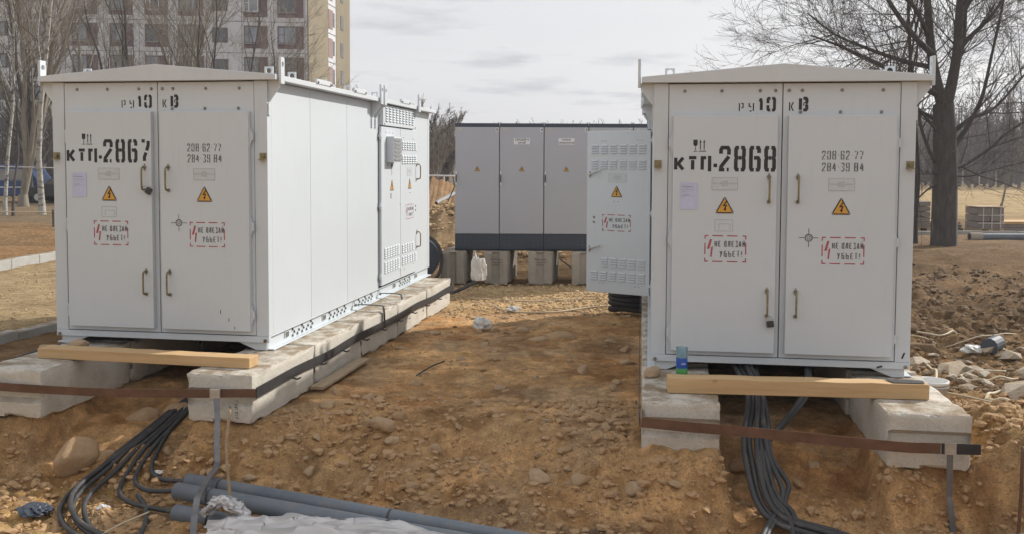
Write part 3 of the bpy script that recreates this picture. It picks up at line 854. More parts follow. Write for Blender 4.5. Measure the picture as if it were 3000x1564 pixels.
def sign_mesh(w=0.157, h=0.145):
    mb = MB()
    def tri(s, cut):
        A = [(-w / 2, 0), (w / 2, 0), (0, h)]; cx, cz = 0, h * 0.333
        A = [(cx + (p[0] - cx) * s, cz + (p[1] - cz) * s) for p in A]
        out = []
        for i in range(3):
            p, a, b = Vector(A[i]), Vector(A[i - 1]), Vector(A[(i + 1) % 3])
            out += [p + (a - p).normalized() * cut, p + (b - p).normalized() * cut]
        return [(q.x, q.y) for q in out]
    mb.prism(tri(1.0, 0.010), 0.0, -0.003)
    mb.mi = 1; mb.prism(tri(0.80, 0.006), -0.0032, -0.0045)
    mb.mi = 0
    to3 = lambda q: (q.x, -0.0055, q.y)
    strip2d(mb, [(0.014, h * .70), (-0.010, h * .45), (0.012, h * .47), (0.001, h * .24)], 0.0105, to3)
    mb.add([(-0.012, -0.0055, h * .27), (0.004, -0.0055, h * .12), (0.014, -0.0055, h * .26)], [(0, 1, 2)])
    for x, z in ((-w / 2 + .014, .009), (w / 2 - .014, .009), (0, h - .018)):
        mb.mi = 2; mb.tube([(x, -0.003, z), (x, -0.008, z)], 0.004, 6)
    return mb.mesh('warning_sign', [M['black'], M['yellow'], M['plate']])
SIGN = sign_mesh()
def handle_mesh():
    mb = MB()
    mb.tube(spline([(0, 0, 0.0), (0, -0.035, 0.002), (0, -0.055, -0.02), (0, -0.058, -0.10), (0, -0.055, -0.185), (0, -0.035, -0.205), (0, 0, -0.207)], 5), 0.0085, 8)
    mb.mi = 1
    mb.prism([(-0.018, 0), (0, -0.03), (0.018, 0), (0, 0.034)], 0.0, -0.008)
    mb.prism([(-0.012, -0.222), (0.014, -0.222), (0.014, -0.195), (-0.012, -0.195)], 0.0, -0.012)
    return mb.mesh('handle', [M['brass'], M['steel']], smooth=False)
HANDLE = handle_mesh()
def lever_mesh(dx=1):
    mb = MB()
    mb.tube([(0, 0.0, 0), (0, -0.03, 0)], 0.016, 8); mb.tube([(0, -0.025, 0), (0.17 * dx, -0.05, 0.05)], [0.011, 0.008], 8)
    mb.mi = 1; mb.prism([(-0.018, 0.0), (0, -0.045), (0.018, 0), (0, 0.045)], 0, -0.006)
    return mb.mesh('lever_handle', [M['zinc'], M['steel']])
LEVER = lever_mesh()
def hinge_mesh():
    mb = MB(); mb.prism([(0, -0.10), (0.028, -0.03), (0.028, 0.03), (0, 0.10)], 0, -0.008); mb.tube([(0.028, -0.006, -0.035), (0.028, -0.006, 0.035)], 0.010, 6)
    return mb.mesh('hinge', M['white'])
HINGE = hinge_mesh()
def louvre_mesh(w=0.098, h=0.020, d=0.014):
    mb = MB()
    mb.add([(0, 0, 0), (w, 0, 0), (w, 0, h), (0, 0, h), (0.006, -d, 0.001), (w - 0.006, -d, 0.001), (w - 0.004, -0.004, h - .002), (0.004, -0.004, h - .002)],
           [(4, 5, 6, 7), (0, 4, 7, 3), (5, 1, 2, 6), (7, 6, 2, 3)])
    mb.mi = 1; mb.add([(0.006, -d + .0005, 0.0012), (w - 0.006, -d + .0005, 0.0012), (w, -.0005, 0.0002), (0, -.0005, 0.0002)], [(0, 1, 2, 3)])  # open slot under the lip drawn as a near-black face
    return mb.mesh('louvre', [M['white'], M['gap']])
LOUVRE = louvre_mesh()
LOUVRE_S = louvre_mesh(0.078, 0.018, 0.012)
def louvres(parent, x0, x1, cols, z_top, rows, pitch=0.030, yf=-0.0355, me=None):
    me = me or LOUVRE
    w = max(v.co.x for v in me.vertices)
    for i in range(cols):
        x = x0 + (x1 - x0 - w) * (i / (cols - 1))
        for j in range(rows):
            link('louvre', me, parent, (x, yf, z_top - 0.022 - j * pitch))
def name_plate(parent, x0, x1, z0, z1, y, lines, size):
    mb = MB(); mb.box(x0, y, z0, x1, y - 0.002, z1)
    p = mb.build('nameplate', M['plate'], parent)
    mb = MB()
    t = 0.0025; yy = y - 0.0028
    for a, b, c, d in ((x0, z0, x1, z0 + t), (x0, z1 - t, x1, z1), (x0, z0 + t, x0 + t, z1 - t), (x1 - t, z0 + t, x1, z1 - t)):
        mb.add([(a, yy, b), (c, yy, b), (c, yy, d), (a, yy, d)], [(0, 1, 2, 3)])
    me = text_mesh(lines, size, M['plate_ink'])
    for v in me.vertices: pass
    o = len(mb.v)
    mb.add([((x0 + x1) / 2 + v.co.x, yy, (z0 + z1) / 2 + v.co.y) for v in me.vertices], [tuple(p_.vertices) for p_ in me.polygons])
    mb.build('plate_lettering', M['plate_ink'], parent)
def danger_stencil(parent, x0, x1, z0, z1, y, bad=False):
    """dashed red frame, red lightning and two words"""
    to3 = lambda q: (q.x, y, q.y)
    mb = MB(); W_, H_ = x1 - x0, z1 - z0; t = 0.009
    k = 0.028
    for (sx, sz) in ((0, 0), (1, 0), (1, 1), (0, 1)):
        cx, cz = (x1 if sx else x0), (z1 if sz else z0); ax, az = (-1 if sx else 1), (-1 if sz else 1)
        strip2d(mb, [(cx, cz + az * k), (cx, cz), (cx + ax * k, cz)], t, to3)
    for z in (z0, z1):
        strip2d(mb, [(x0 + W_ * .18, z), (x0 + W_ * .44, z)], t, to3); strip2d(mb, [(x0 + W_ * .54, z), (x0 + W_ * .80, z)], t, to3)
    for x in (x0, x1): strip2d(mb, [(x, z0 + H_ * .28), (x, z0 + H_ * .72)], t, to3)
    mb.add([to3(Vector(p)) for p in ((x0 + W_ * .17, z1 - H_ * .14), (x0 + W_ * .11, z0 + H_ * .48), (x0 + W_ * .05, z0 + H_ * .48), (x0 + W_ * .12, z1 - H_ * .14))], [(0, 1, 2, 3)])
    mb.add([to3(Vector(p)) for p in ((x0 + W_ * .20, z0 + H_ * .58), (x0 + W_ * .165, z0 + H_ * .16), (x0 + W_ * .13, z0 + H_ * .18), (x0 + W_ * .155, z0 + H_ * .53), (x0 + W_ * .135, z0 + H_ * .53))], [(0, 1, 2, 3, 4)])
    mb.build('red_stencil', M['print_red'], parent)
    h = H_ * .25; w = W_ * .066; g = W_ * .024; pm = (parent, M['print_grey'])
    stencil(pm, 'НЕ ВЛЕЗАЙ', x0 + W_ * .235, z0 + H_ * .56, w, h, 0.0085, g, to3)
    stencil(pm, 'УБЬЕТ!', x0 + W_ * .36, z0 + H_ * .17, w * 1.1, h, 0.0085, g * 1.35, to3)
def fragile_mark(parent, x, z, y):
    to3 = lambda q: (q.x, y, q.y)
    mb = MB()
    P = lambda pts: mb.add([to3(Vector((x + a * .11, z + b * .10))) for a, b in pts], [tuple(range(len(pts)))])
    P([(0.02, 1), (0.02, .62), (.10, .46), (.26, .46), (.34, .62), (.34, 1)])
    P([(.155, .42), (.205, .42), (.205, .10), (.155, .10)])
    P([(0.0, .0), (.36, .0), (.26, .06), (.10, .06)])
    for a in (.52, .80):
        P([(a, .16), (a + .07, .16), (a + .07, .72), (a, .72)]); P([(a - .05, .74), (a + .12, .74), (a + .035, 1.02)])
    P([(.44, 0), (.98, 0), (.98, .07), (.44, .07)])
    mb.build('handling_mark', M['print'], parent)
def target_mark(parent, x, z, y):
    to3 = lambda q: (q.x, y, q.y)
    mb = MB(); n = 16
    for k in range(n):
        a, b = 2 * math.pi * k / n, 2 * math.pi * (k + 1) / n
        mb.add([to3(Vector((x + r * math.cos(t), z + r * math.sin(t)))) for r, t in ((.026, a), (.033, a), (.033, b), (.026, b))], [(0, 1, 2, 3)])
    for a in range(4):
        c, s = math.cos(a * math.pi / 2), math.sin(a * math.pi / 2)
        strip2d(mb, [(x + c * .014, z + s * .014), (x + c * .024, z + s * .024)], 0.004, to3)
        strip2d(mb, [(x + c * .036, z + s * .036), (x + c * .078, z + s * .078)], 0.005, to3)
        c2, s2 = math.cos(a * math.pi / 2 + .785), math.sin(a * math.pi / 2 + .785)
        strip2d(mb, [(x + c2 * .006, z + s2 * .006), (x + c2 * .022, z + s2 * .022)], 0.006, to3)
    mb.build('crosshair_mark', M['print'], parent)

def side_door(kroot, s, y_hinge, w, z0, h, open_deg, kindb, dirn_along=1):
    """a leaf in the long wall; local x runs from the hinge towards +y of the kiosk, -y is outwards"""
    d = 1 if s > 0 else -1
    X = lambda u: d * u
    th = R(90) * d - (R(open_deg) if s > 0 else -R(open_deg))
    mb = MB(); mb.box(X(0.004), 0.0, 0, X(w - .004), -0.035, h)
    leaf = mb.build('door', M['white'], kroot, 0.006, 2, loc=(s * 1.066, y_hinge, z0), rot=(0, 0, th))
    xr = lambda a, b: (min(X(a), X(b)), max(X(a), X(b)))
    yf = -0.0355
    if kindb:
        a, b = xr(0.06, 0.80)
        for zt in (h - .165, h - .355): louvres(leaf, a, b, 6, zt, 4)
        a2, b2 = xr(0.06, 0.66)
        louvres(leaf, a2, b2, 5, 0.435, 4); louvres(leaf, a, b, 6, 0.27, 4)
        c = X(0.45)
        link('warning_sign', SIGN, leaf, (c, yf, 1.185))
        a, b = xr(0.32, 0.56); name_plate(leaf, a, b, 1.37, 1.475, yf, 'ШКАФ\nУЧЁТА', 0.03)
        a, b = xr(0.26, 0.64); danger_stencil(leaf, a, b, 0.77, 0.965, yf - .0012)
        if s < 0:
            for z in (1.46, 0.53): link('lever_handle', LEVER, leaf, (X(0.82), yf, z))
        else:
            for z in (1.52, 0.55): link('handle', HANDLE, leaf, (X(0.82), yf, z))
        for z in (.93, .87): link('keyhole', SMALL_BOLT, leaf, (X(0.76), yf, z), scale=(2, 1, 2))
        for u, z in ((.12, h - .12), (.17, h - .12), (.60, h - .125), (.65, h - .125), (.14, .10), (.19, .10), (.62, .12), (.67, .12), (.43, 1.13), (.48, 1.13)):
            link('bolt', SMALL_BOLT, leaf, (X(u), yf, z), scale=(.8, .7, .8))
    else:
        a, b = xr(0.12, 0.80)
        louvres(leaf, a, b, 6, 0.46, 5, 0.028, me=LOUVRE); louvres(leaf, a, b, 6, 0.28, 5, 0.028, me=LOUVRE)
        link('warning_sign', SIGN, leaf, (X(.46), yf, 1.185), scale=(1.0, 1, 1.0))
        mb = MB(); to3 = lambda q: (q.x, yf - .001, q.y)
        stencil((leaf, M['print_grey']), '10', X(.38) if d > 0 else X(.52), 1.08, .03, .07, .008, .01, to3)
        strip2d(mb, [(X(.45), 1.30 + .08), (X(.45), 1.30 + .19)], 0.012, to3)
        strip2d(mb, [(X(.42), 1.51), (X(.48), 1.51)], 0.035, to3)
        mb.build('lamp_mark', M['print_grey'], leaf)
        # control box with louvred outer face
        a, b = xr(.22, .56)
        mb = MB(); mb.box(a, yf, 1.55, b, yf - .10, 1.88)
        cb = mb.build('control_box', M['white'], leaf, 0.006, 2)
        for j in range(6):
            mb = MB(); mb.box(a + .02, yf - .1005, 1.572 + j * .05, b - .02, yf - .113, 1.572 + j * .05 + .036)
            mb.build('slat', M['zinc'], leaf)
        for u, z in ((.2, 1.93), (.35, 1.93), (.5, 1.93), (.25, 1.51), (.5, 1.51)):
            link('bolt', SMALL_BOLT, leaf, (X(u), yf, z))
    for z in (0.12, h / 2, h - .12):
        mb = MB(); mb.tube([(X(-.016), -0.022, z - .04), (X(-.016), -0.022, z + .04)], 0.014, 8); mb.box(X(-.03), -0.004, z - .015, X(.03), -0.041, z + .015)
        mb.build('hinge', M['white'], leaf)
    return leaf

def kiosk(label, corner_r, yaw, z0, number, s, locks):
    ct = Vector((corner_r[0] - 1.065 * math.cos(yaw), corner_r[1] + 1.065 * math.sin(yaw), z0))
    k = thing('substation_kiosk', label, 'kiosk', ct, -yaw, 'white kiosk substations')
    WX, L = 1.065, 5.90
    # base frame
    mb = MB()
    mb.box(-WX, 0.0, 0.076, WX, 0.05, 0.133)
    mb.box(-WX + .06, L - .05, 0.052, WX - .06, L, 0.133)
    for sx in (-1, 1):
        sec = [(1.020, 0.0), (1.095, 0.0), (1.095, 0.010), (1.034, 0.012), (1.034, 0.118), (1.063, 0.121), (1.063, 0.1335), (1.020, 0.1335)]
        mb.prism([(sx * a, b) for a, b in sec], 0.0505, L + .01)
    mb.build('base_frame', M['white'], k, 0.003, 1)
    for sx in (-1, 1):
        mb = MB()
        mb.prism([(sx * 1.03, 0.0), (sx * .93, 0.0), (sx * .74, 0.0755), (sx * 1.03, 0.0755)], 0.030, 0.050)
        mb.build('foot', M['white'], k, 0.003, 1)
        mb = MB(); mb.tube([(sx * 1.03, -0.001, .095), (sx * 1.03, -0.012, .095)], 0.016, 8)
        mb.build('bolt', M['rust_flat'] if (sx > 0 and s > 0) else M['steel'], k)
    # vents, sockets and lugs in the long base channel on the yard side
    rng = random.Random(5)
    bx = s * 1.034
    for y0 in (0.60, 1.62, 2.60, 4.35):
        mb = MB()
        for j in range(5):
            for r_, zz in ((0, .098), (1, .068), (2, .036)):
                if (j + r_) % 2 and r_ == 0: continue
                y = y0 + j * .12 + (0.04 if r_ == 1 else 0)
                mb.add([(bx + s * .001, y, zz), (bx + s * .018, y + .01, zz - .004), (bx + s * .002, y + .055, zz - .018), (bx + s * .002, y + .03, zz + .014)], [(0, 1, 2, 3), (0, 1, 3), (1, 2, 3)])
        mb.build('base_vent', M['gap'], k)  # pressed vents as dark tabs: openings and their shadow put into the colour
    for y0 in (0.42, 1.42, 4.05, 5.15):
        mb = MB(); mb.box(bx, y0, .045, bx + s * .010, y0 + .09, .105)
        sk = mb.build('base_socket', M['white'], k)
        mb = MB(); mb.box(bx + s * .0105, y0 + .015, .052, bx + s * .016, y0 + .08, .098); mb.build('socket_cover', M['steel'], sk)
    # posts and walls
    for sx in (-1, 1):
        mb = MB(); mb.box(sx * .943, 0.004, .1345, sx * WX, .10, 2.45); mb.build('post', M['white'], k, 0.004, 2)
        mb = MB(); mb.box(sx * .95, L - .10, .1345, sx * WX, L, 2.45); mb.build('post', M['white'], k, 0.004, 2)
    mb = MB(); mb.box(-.949, L - .05, .1345, .949, L - .02, 2.448); mb.build('back_wall', M['white'], k)
    mb = MB(); mb.box(-1.02, 0.055, .10, 1.02, L - .055, .13); mb.build('floor_plate', M['dark_cab'], k)  # coloured dark to stand for the shadowed void under the base
    # long walls: yard side in panels, the other side in four panels as well
    cuts = [0.1005, 1.05, 2.16, 3.29]
    for sx in (-1, 1):
        yy = cuts if sx == s else [0.1005, 1.6, 3.1, 4.5, L - .1005]
        for a, b in zip(yy[:-1], yy[1:]):
            mb = MB(); mb.box(sx * (WX - .03), a + .0025, .1345, sx * (WX - .002), b - .0025, 2.449)
            mb.build('wall_panel', M['white'], k, 0.002, 1)
        mb = MB(); mb.box(sx * (WX - .06), 0.11, .135, sx * (WX - .034), 3.25 if sx == s else L - .11, 2.447)
        mb.build('inner_wall', M['gap'], k)
    mb = MB(); mb.box(s * (WX - .03), 5.10, .1345, s * (WX - .002), L - .103, 2.449); mb.build('wall_panel', M['white'], k, 0.002, 1)
    mb = MB()
    mb.box(s * (WX - .06), 3.296, .1345, s * (WX - .001), 3.325, 2.449); mb.box(s * (WX - .06), 5.07, .1345, s * (WX - .001), 5.096, 2.449)
    mb.box(s * (WX - .06), 3.3255, 2.16, s * (WX - .0015), 5.0695, 2.449)
    mb.build('door_frame', M['white'], k)
    mb = MB(); mb.box(s * (WX - .45), 3.30, .136, s * (WX - .43), 5.09, 2.446); mb.build('dark_interior_panel', M['dark_cab'], k)  # added dark panel, paints the shade inside the doorway
    # two leaves of the yard-side door
    if s > 0:
        side_door(k, s, 3.335, .865, .165, 2.0, 0, False)
        lf = side_door(k, s, 4.205, .865, .165, 2.0, 0, True)
    else:
        side_door(k, s, 3.335, .865, .165, 2.0, 66, True)
        side_door(k, s, 4.205, .865, .165, 2.0, 0, False)
    # louvred panel over the doors
    mb = MB(); mb.box(s * (WX - .001), 3.36, 2.18, s * (WX + .055), 4.95, 2.44)
    vp = mb.build('vent_panel', M['white'], k, 0.006, 2)
    for i in range(9):
        for j in range(6):
            o = link('louvre', LOUVRE, k, (s * (WX + .0555), 3.46 + i * .155 + (0 if s > 0 else .11), 2.395 - j * .032), (0, 0, R(90) * s))
            o.parent = vp
    for yv, zv in ((3.42, 2.415), (4.15, 2.415), (4.88, 2.415), (3.42, 2.2), (4.88, 2.2)):
        link('bolt', SMALL_BOLT, vp, (s * (WX + .0555), yv, zv), (0, 0, R(90) * s), (1.3, 1.3, 1.3))
    # front: two fixed leaves with raised doors
    mb = MB(); mb.box(-.942, .03, .137, .942, .05, 2.447); mb.build('dark_gap_fill', M['gap'], k)  # near-black sheet behind the leaves, makes the seams between them dark
    for sx in (-1, 1):
        a, b = (-.938, -.004) if sx < 0 else (.004, .938)
        mb = MB(); mb.box(a, 0.008, .140, b, .029, 2.444)
        fp = mb.build('front_panel', M['white'], k, 0.002, 1)
        xs = (-.807, -.50, -.185, -.06) if sx < 0 else (.05, .155, .475, .80)
        for x in xs: link('bolt', BOLT, fp, (x, 0.008, 2.385))
        if sx > 0:
            for x in (.144, .465, .79): link('bolt', BOLT, fp, (x, 0.008, 2.205))
        da, db = (-.900, -.042) if sx < 0 else (.046, .905)
        mb = MB(); mb.box(da, 0.006, .182, db, -.045, 2.176)
        door = mb.build('door', M['white'], k, 0.004, 2)
        yf = -.0455
        if sx < 0:
            mb = MB(); to3 = lambda q: (q.x, yf - .001, q.y)
            x = stencil((door, M['print']), 'КТП', -.891, 1.707, .089, .128, .028, .021, to3)
            strip2d(mb, [(-.564, 1.757), (-.534, 1.757)], .030, to3)
            stencil((door, M['print']), number, -.519, 1.707, .0965, .215, .031, .0265, to3)
            mb.build('dash', M['print'], door)
            fragile_mark(door, -.735, 1.873, yf - .001)
            mb = MB()
            to3 = lambda q: (q.x, yf - .001, q.y)
            for q in ((-.545, 1.205, -.545, 1.30), (-.398, 1.205, -.398, 1.30), (-.545, 1.30, -.398, 1.30), (-.545, 1.205, -.398, 1.205), (-.51, 1.22, -.51, 1.265), (-.42, 1.22, -.42, 1.265), (-.51, 1.265, -.42, 1.265)):
                strip2d(mb, [(q[0], q[1]), (q[2], q[3])], 0.003, to3)
            mb.build('plate_outline', M['plate_ink'], door)
            nx, sgx, wx = (-.575, -.362), -.466, (-.624, -.287)
            hx, hinge_x = -.108, -.900
        else:
            mb = MB(); to3 = lambda q: (q.x, yf - .001, q.y)
            stencil((door, M['print_grey']), '208-62-77', .315, 1.810, .030, .073, .0088, .0115, to3)
            stencil((door, M['print_grey']), '284-39', .317, 1.712, .030, .073, .0088, .0115, to3)
            stencil((door, M['print_grey']), '84', .572, 1.712, .033, .073, .0105, .0125, to3)
            target_mark(door, .223, 1.159, yf - .001)
            nx, sgx, wx = (.373, .581), .477, (.333, .666)
            hx, hinge_x = .126, .905
        name_plate(door, nx[0], nx[1], 1.552, 1.658, yf, 'ШКАФ\nТРАНСФОРМАТОРНОГО\nВВОДА', .0165)
        link('warning_sign', SIGN, door, (sgx, yf, 1.355))
        danger_stencil(door, wx[0], wx[1], .948, 1.165, yf - .001)
        for z in (1.665, .71): link('handle', HANDLE, door, (hx, yf, z))
        for z in (.33, 1.13, 1.95): link('hinge', HINGE, door, (hinge_x, -.020, z), scale=(sx, 1, 1))
    mb = MB(); to3 = lambda q: (q.x, 0.0065, q.y)
    stencil((k, M['print']), 'р', -.359, 2.21, .040, .076, .0095, .01, to3); stencil((k, M['print']), 'у', -.279, 2.21, .045, .076, .0105, .01, to3)
    stencil((k, M['print']), '1', -.205, 2.21, .080, .122, .024, .0, to3); stencil((k, M['print']), '0', -.133, 2.21, .077, .122, .024, .0, to3)
    stencil((k, M['print']), 'к', .050, 2.21, .040, .082, .010, .0, to3); stencil((k, M['print']), 'В', .129, 2.21, .078, .122, .026, .0, to3)
    # bolted angle clips on the posts
    for sx in (-1, 1):
        mb = MB(); x = sx * 1.025
        mb.box(x - .030, .004, 1.735, x + .030, -.006, 1.80); mb.box(x - .030, -.0062, 1.735, x + .030, -.045, 1.743)
        c = mb.build('angle_clip', M['brass'], k)
        mb = MB(); mb.tube([(x, -.006, 1.772), (x, -.022, 1.772)], .018, 8); mb.build('clip_bolt', M['brass'], c)
    # roof
    mb = MB()
    mb.prism([(-1.17, 2.454), (1.17, 2.454), (1.17, 2.503), (0, 2.605), (-1.17, 2.503)], -.055, L + .03)
    roof = mb.build('roof', M['white2'], k, 0.003, 1)
    for sx in (-1, 1):
        for y0 in (.95, 2.1, 4.0):
            mb = MB(); mb.box(sx * 1.15, y0, 2.50, sx * 1.178, y0 + .42, 2.548); p = mb.build('joint_plate', M['white2'], roof, 0.002, 1)
            for yb in (y0 + .03, y0 + .39):
                link('bolt', BOLT, p, (sx * 1.178, yb, 2.515), (0, 0, R(90) * sx))
    for x, y in ((-.93, .35), (.93, .35), (.93, .9), (.93, 1.75), (.93, 2.55), (.93, 3.6), (-.93, 2.6)):
        mb = plate_hole(.085, .10, .012, .026, .0425, .062)
        mb.build('lifting_eye', M['white2'], roof, loc=(x - .04, y, 2.605 - abs(x) * .0872 - .012))
    for sx in (-1, 1):
        for y0 in (0.0, 3.02, 3.17, 4.80):
            mb = plate_hole(.085, .24, .025, .024, .0425, .175)
            me_y = 1.182 if sx > 0 else -1.207
            lug = mb.build('lifting_lug', M['white'], k, 0.003, 1, loc=(sx * 1.19 + .0125, y0, 2.42), rot=(0, 0, R(90)))
            mb = MB()
            mb.prism([(sx * 1.0655, 2.25), (sx * 1.0655, 2.453), (sx * 1.177, 2.453), (sx * 1.177, 2.40)], y0 + .03, y0 + .05)
            mb.build('gusset', M['white'], k)
            mb = MB(); mb.box(sx * 1.0655, y0 + .015, 2.14, sx * 1.078, y0 + .06, 2.2495); mb.build('bracket_tail', M['white'], k)
    return k

K1 = kiosk('white kiosk substation stencilled 2867 with all doors shut', (-2.2116, 8.4875), .1615, .05, '2867', 1, None)
K2 = kiosk('white kiosk substation stencilled 2868 with a side door swung open', (3.313, 7.7236), .1446, 0.0, '2868', -1, None)
def scuffs(k, door_name, marks):
    mb = MB()
    for x, z, dx, dz, t, y in marks: strip2d(mb, [(x, z), (x + dx, z + dz)], t, lambda q, y=y: (q.x, y, q.y))
    mb.build('scuff', M['print'], k)
scuffs(K1, 0, [(.62, .34, .0, .035, .006, -.0466)]); scuffs(K1, 0, [(.70, .27, .0, .03, .006, -.0466)]); scuffs(K1, 0, [(.755, .20, .0, .025, .006, -.0466)])
scuffs(K2, 0, [(1.0, .165, .02, .05, .014, .0025)]); scuffs(K2, 0, [(.80, .085, .045, .012, .015, -.0015)])
bpy.context.view_layer.update()
def onk(k, p): return k.matrix_world @ Vector(p)

def padlock(k, p, tilt, label):
    t = thing('padlock', label, 'padlock', onk(k, p), k.rotation_euler.z)
    mb = MB(); mb.box(-.030, -.028, -.075, .030, .0, -.022); mb.build('lock_body', M['lock'], t, .006, 2, rot=(0, tilt, 0))
    mb = MB(); mb.tube(spline([(-.02, -.014, -.025), (-.02, -.014, .005), (0, -.014, .022), (.02, -.014, .005), (.02, -.014, -.025)], 4), .0045, 6)
    mb.build('shackle', M['zinc'], t, rot=(0, tilt, 0))
padlock(K1, (-.095, -.06, 1.475), -1.0, 'dark padlock hanging from the handle of the closed kiosk')
padlock(K2, (-.085, -.06, .485), -.12, 'dark padlock hanging from the lower handle of the open-door kiosk')
def notice(k, label):
    t = thing('paper_notice', label, 'notice', onk(k, (-.765, -.0462, 1.386)), k.rotation_euler.z)
    mb = MB()
    nx, nz = 6, 10; rng = random.Random(3)
    V = [(-.071 + .142 * i / nx, -.0016 - .0015 * rng.random(), .226 * j / nz) for j in range(nz + 1) for i in range(nx + 1)]
    mb.add(V, [(j * (nx + 1) + i, j * (nx + 1) + i + 1, (j + 1) * (nx + 1) + i + 1, (j + 1) * (nx + 1) + i) for j in range(nz) for i in range(nx)])
    mb.build('sheet', M['paper'], t)
    mb = MB(); to3 = lambda q: (q.x, -.0042, q.y)
    for z, a, b, tk in ((.205, -.06, -.01, .002), (.19, -.06, .035, .007), (.172, -.02, .0, .002), (.165, -.06, .045, .0025), (.148, -.06, -.02, .0022), (.125, -.06, .0, .002), (.115, -.06, .02, .002), (.105, -.06, -.03, .003), (.105, .03, .055, .002)):
        strip2d(mb, [(a, z), (b, z)], tk, to3)
    mb.build('printed_lines', M['plate_ink'], t)
notice(K1, 'lilac paper notice stuck on the door of the closed kiosk')
notice(K2, 'lilac paper notice stuck on the door of the open-door kiosk')
# ------------------------------------------------------------------ foundation blocks
def block_mesh(name, mat, w, l, h, seed, groove='h', chip=.012):
    """precast block; grooves across the short ends, worn edges"""
    bm = bmesh.new(); bmesh.ops.create_cube(bm, size=1)
    bmesh.ops.subdivide_edges(bm, edges=bm.edges[:], cuts=19, use_grid_fill=True)
    r = random.Random(seed); o = r.uniform(0, 50)
    for v in bm.verts:
        x, y, z = (math.copysign(1 - (1 - min(1, abs(c * 2))) ** 2.2, c) for c in v.co)
        X, Y, Z = x * w / 2, y * l / 2, z * h / 2
        if abs(y) > .999:
            q = abs(Z) / h if groove == 'h' else abs(X) / w
            k = 1 - float(sstep(.12, .155, np.array(q)))
            Y -= math.copysign(.048 * k, y)
        near = sorted((w / 2 - abs(X), l / 2 - abs(Y), h / 2 - abs(Z)))
        e = max(0, 1 - near[1] / .03)
        n = float(vnoise(np.array(X * 9 + o), np.array(Y * 9 + Z * 7 - o), seed)); n2 = float(vnoise(np.array(X * 28 + o), np.array(Y * 28 + Z * 23), seed + 3))
        d = e * (chip * .5 + chip * 4.5 * max(0, n - .12) + .5 * chip * n2) + .003 * n2
        X -= math.copysign(min(d, w / 3), X) if abs(abs(x) - 1) < .001 or e > 0 else 0
        Y -= math.copysign(d, Y) if abs(abs(y) - 1) < .001 or e > 0 else 0
        Z -= math.copysign(d, Z) if abs(abs(z) - 1) < .001 or e > 0 else 0
        v.co = (X, Y, Z + h / 2)
    m_ = bpy.data.meshes.new(name); bm.to_mesh(m_); bm.free()
    m_.materials.append(mat)
    m_.polygons.foreach_set('use_smooth', [True] * len(m_.polygons))
    m_.set_sharp_from_angle(angle=R(38))
    return m_
BLK = [block_mesh('concrete_block', M['concrete'], .58, 1.285, .40, 300 + k, 'h', .009) for k in range(4)]
def row(x0, y0, yaw, n, ztop, label, group, pitch=1.30, first_drop=0):
    rr = random.Random(int(x0 * 100) & 255)
    for k in range(n):
        t = (k + .5) * pitch
        x = x0 + math.sin(yaw) * t; y = y0 + math.cos(yaw) * t
        o = link('concrete_block', BLK[(k + n) % 4], None, (x, y, ztop - .40 - (.0 if k else first_drop)), (0, 0, -yaw + rr.uniform(-.008, .008) + (math.pi if k % 2 else 0)))
        tag(o, '%s %s' % (('first', 'second', 'third', 'fourth', 'fifth', 'sixth')[k], label), 'block', group)
row(-2.678 + .29, 7.57, .182, 5, .047, 'concrete block from the beam in the banded row along the sunlit kiosk wall', 'blocks under the sunlit side of the closed kiosk', 1.315)
row(-3.885 - .29, 7.70, .182, 5, .047, 'concrete block from the beam in the row under the closed kiosk, track side', 'blocks under the far side of the closed kiosk', 1.315)
row(.972 + .29, 6.885, .137, 5, -.003, 'concrete block from the fresh beam in the row under the swung door', 'blocks under the open door side of the open-door kiosk', 1.40)
row(2.700 + .29, 6.57, .137, 5, -.003, 'concrete block from the fresh beam in the row beside the rubble', 'blocks under the rubble side of the open-door kiosk', 1.40)

# flat steel earthing bands
def offs(x0, y0, yaw, u, v): return (x0 + math.cos(yaw) * u + math.sin(yaw) * v, y0 - math.sin(yaw) * u + math.cos(yaw) * v)
b1 = thing('earthing_band', 'flat steel band round the closed kiosk blocks, rusty in front, black along the side', 'band', (-2.1, 7.55, -.09))
def rel(o, pts): return [tuple(Vector(p) - o.location) for p in pts]
A = (-2.075, 7.535)
front = [(-5.6, 7.98, -.03), (-4.47, 7.70, -.075), (-3.87, 7.655, -.105), (-3.3, 7.60, -.115), (-2.68, 7.535, -.105), A + (-.098,)]
mb = MB(); mb.ribbon(rel(b1, spline(front, 4)), (0, 0, 1), .068, .006); mb.build('front_band', M['rust_flat'], b1)
e0 = (A[0] + .004, A[1] + .004)
side = [e0 + (-.098,)]
for t in np.linspace(.25, 6.55, 26):
    x, y = offs(-2.098 + .004, 7.57, .182, .026 + .006 * math.sin(t * 5), t); side.append((x, y, -.098 + .008 * math.sin(t * 3.1)))
mb = MB(); mb.ribbon(rel(b1, side), (0, 0, 1), .085, .008); mb.build('side_band', M['black_flat'], b1)
mb = MB(); mb.ribbon(rel(b1, [(-2.386, 7.50, -.079), (-2.345, 7.40, -.30), (-2.325, 7.31, -.449), (-2.293, 7.22, -.565), (-2.27, 7.10, -.578), (-2.25, 6.85, -.572), (-2.21, 6.50, -.590), (-2.17, 6.32, -.66), (-2.14, 6.2, -.73), (-2.1, 5.8, -.79)]), (1, 0, 0), .044, .006)
mb.build('down_conductor', M['grey_flat'], b1)
mb = MB(); mb.box(-.33, -.075, -.04, -.25, -.05, .035); mb.build('weld_plate', M['zinc'], b1)
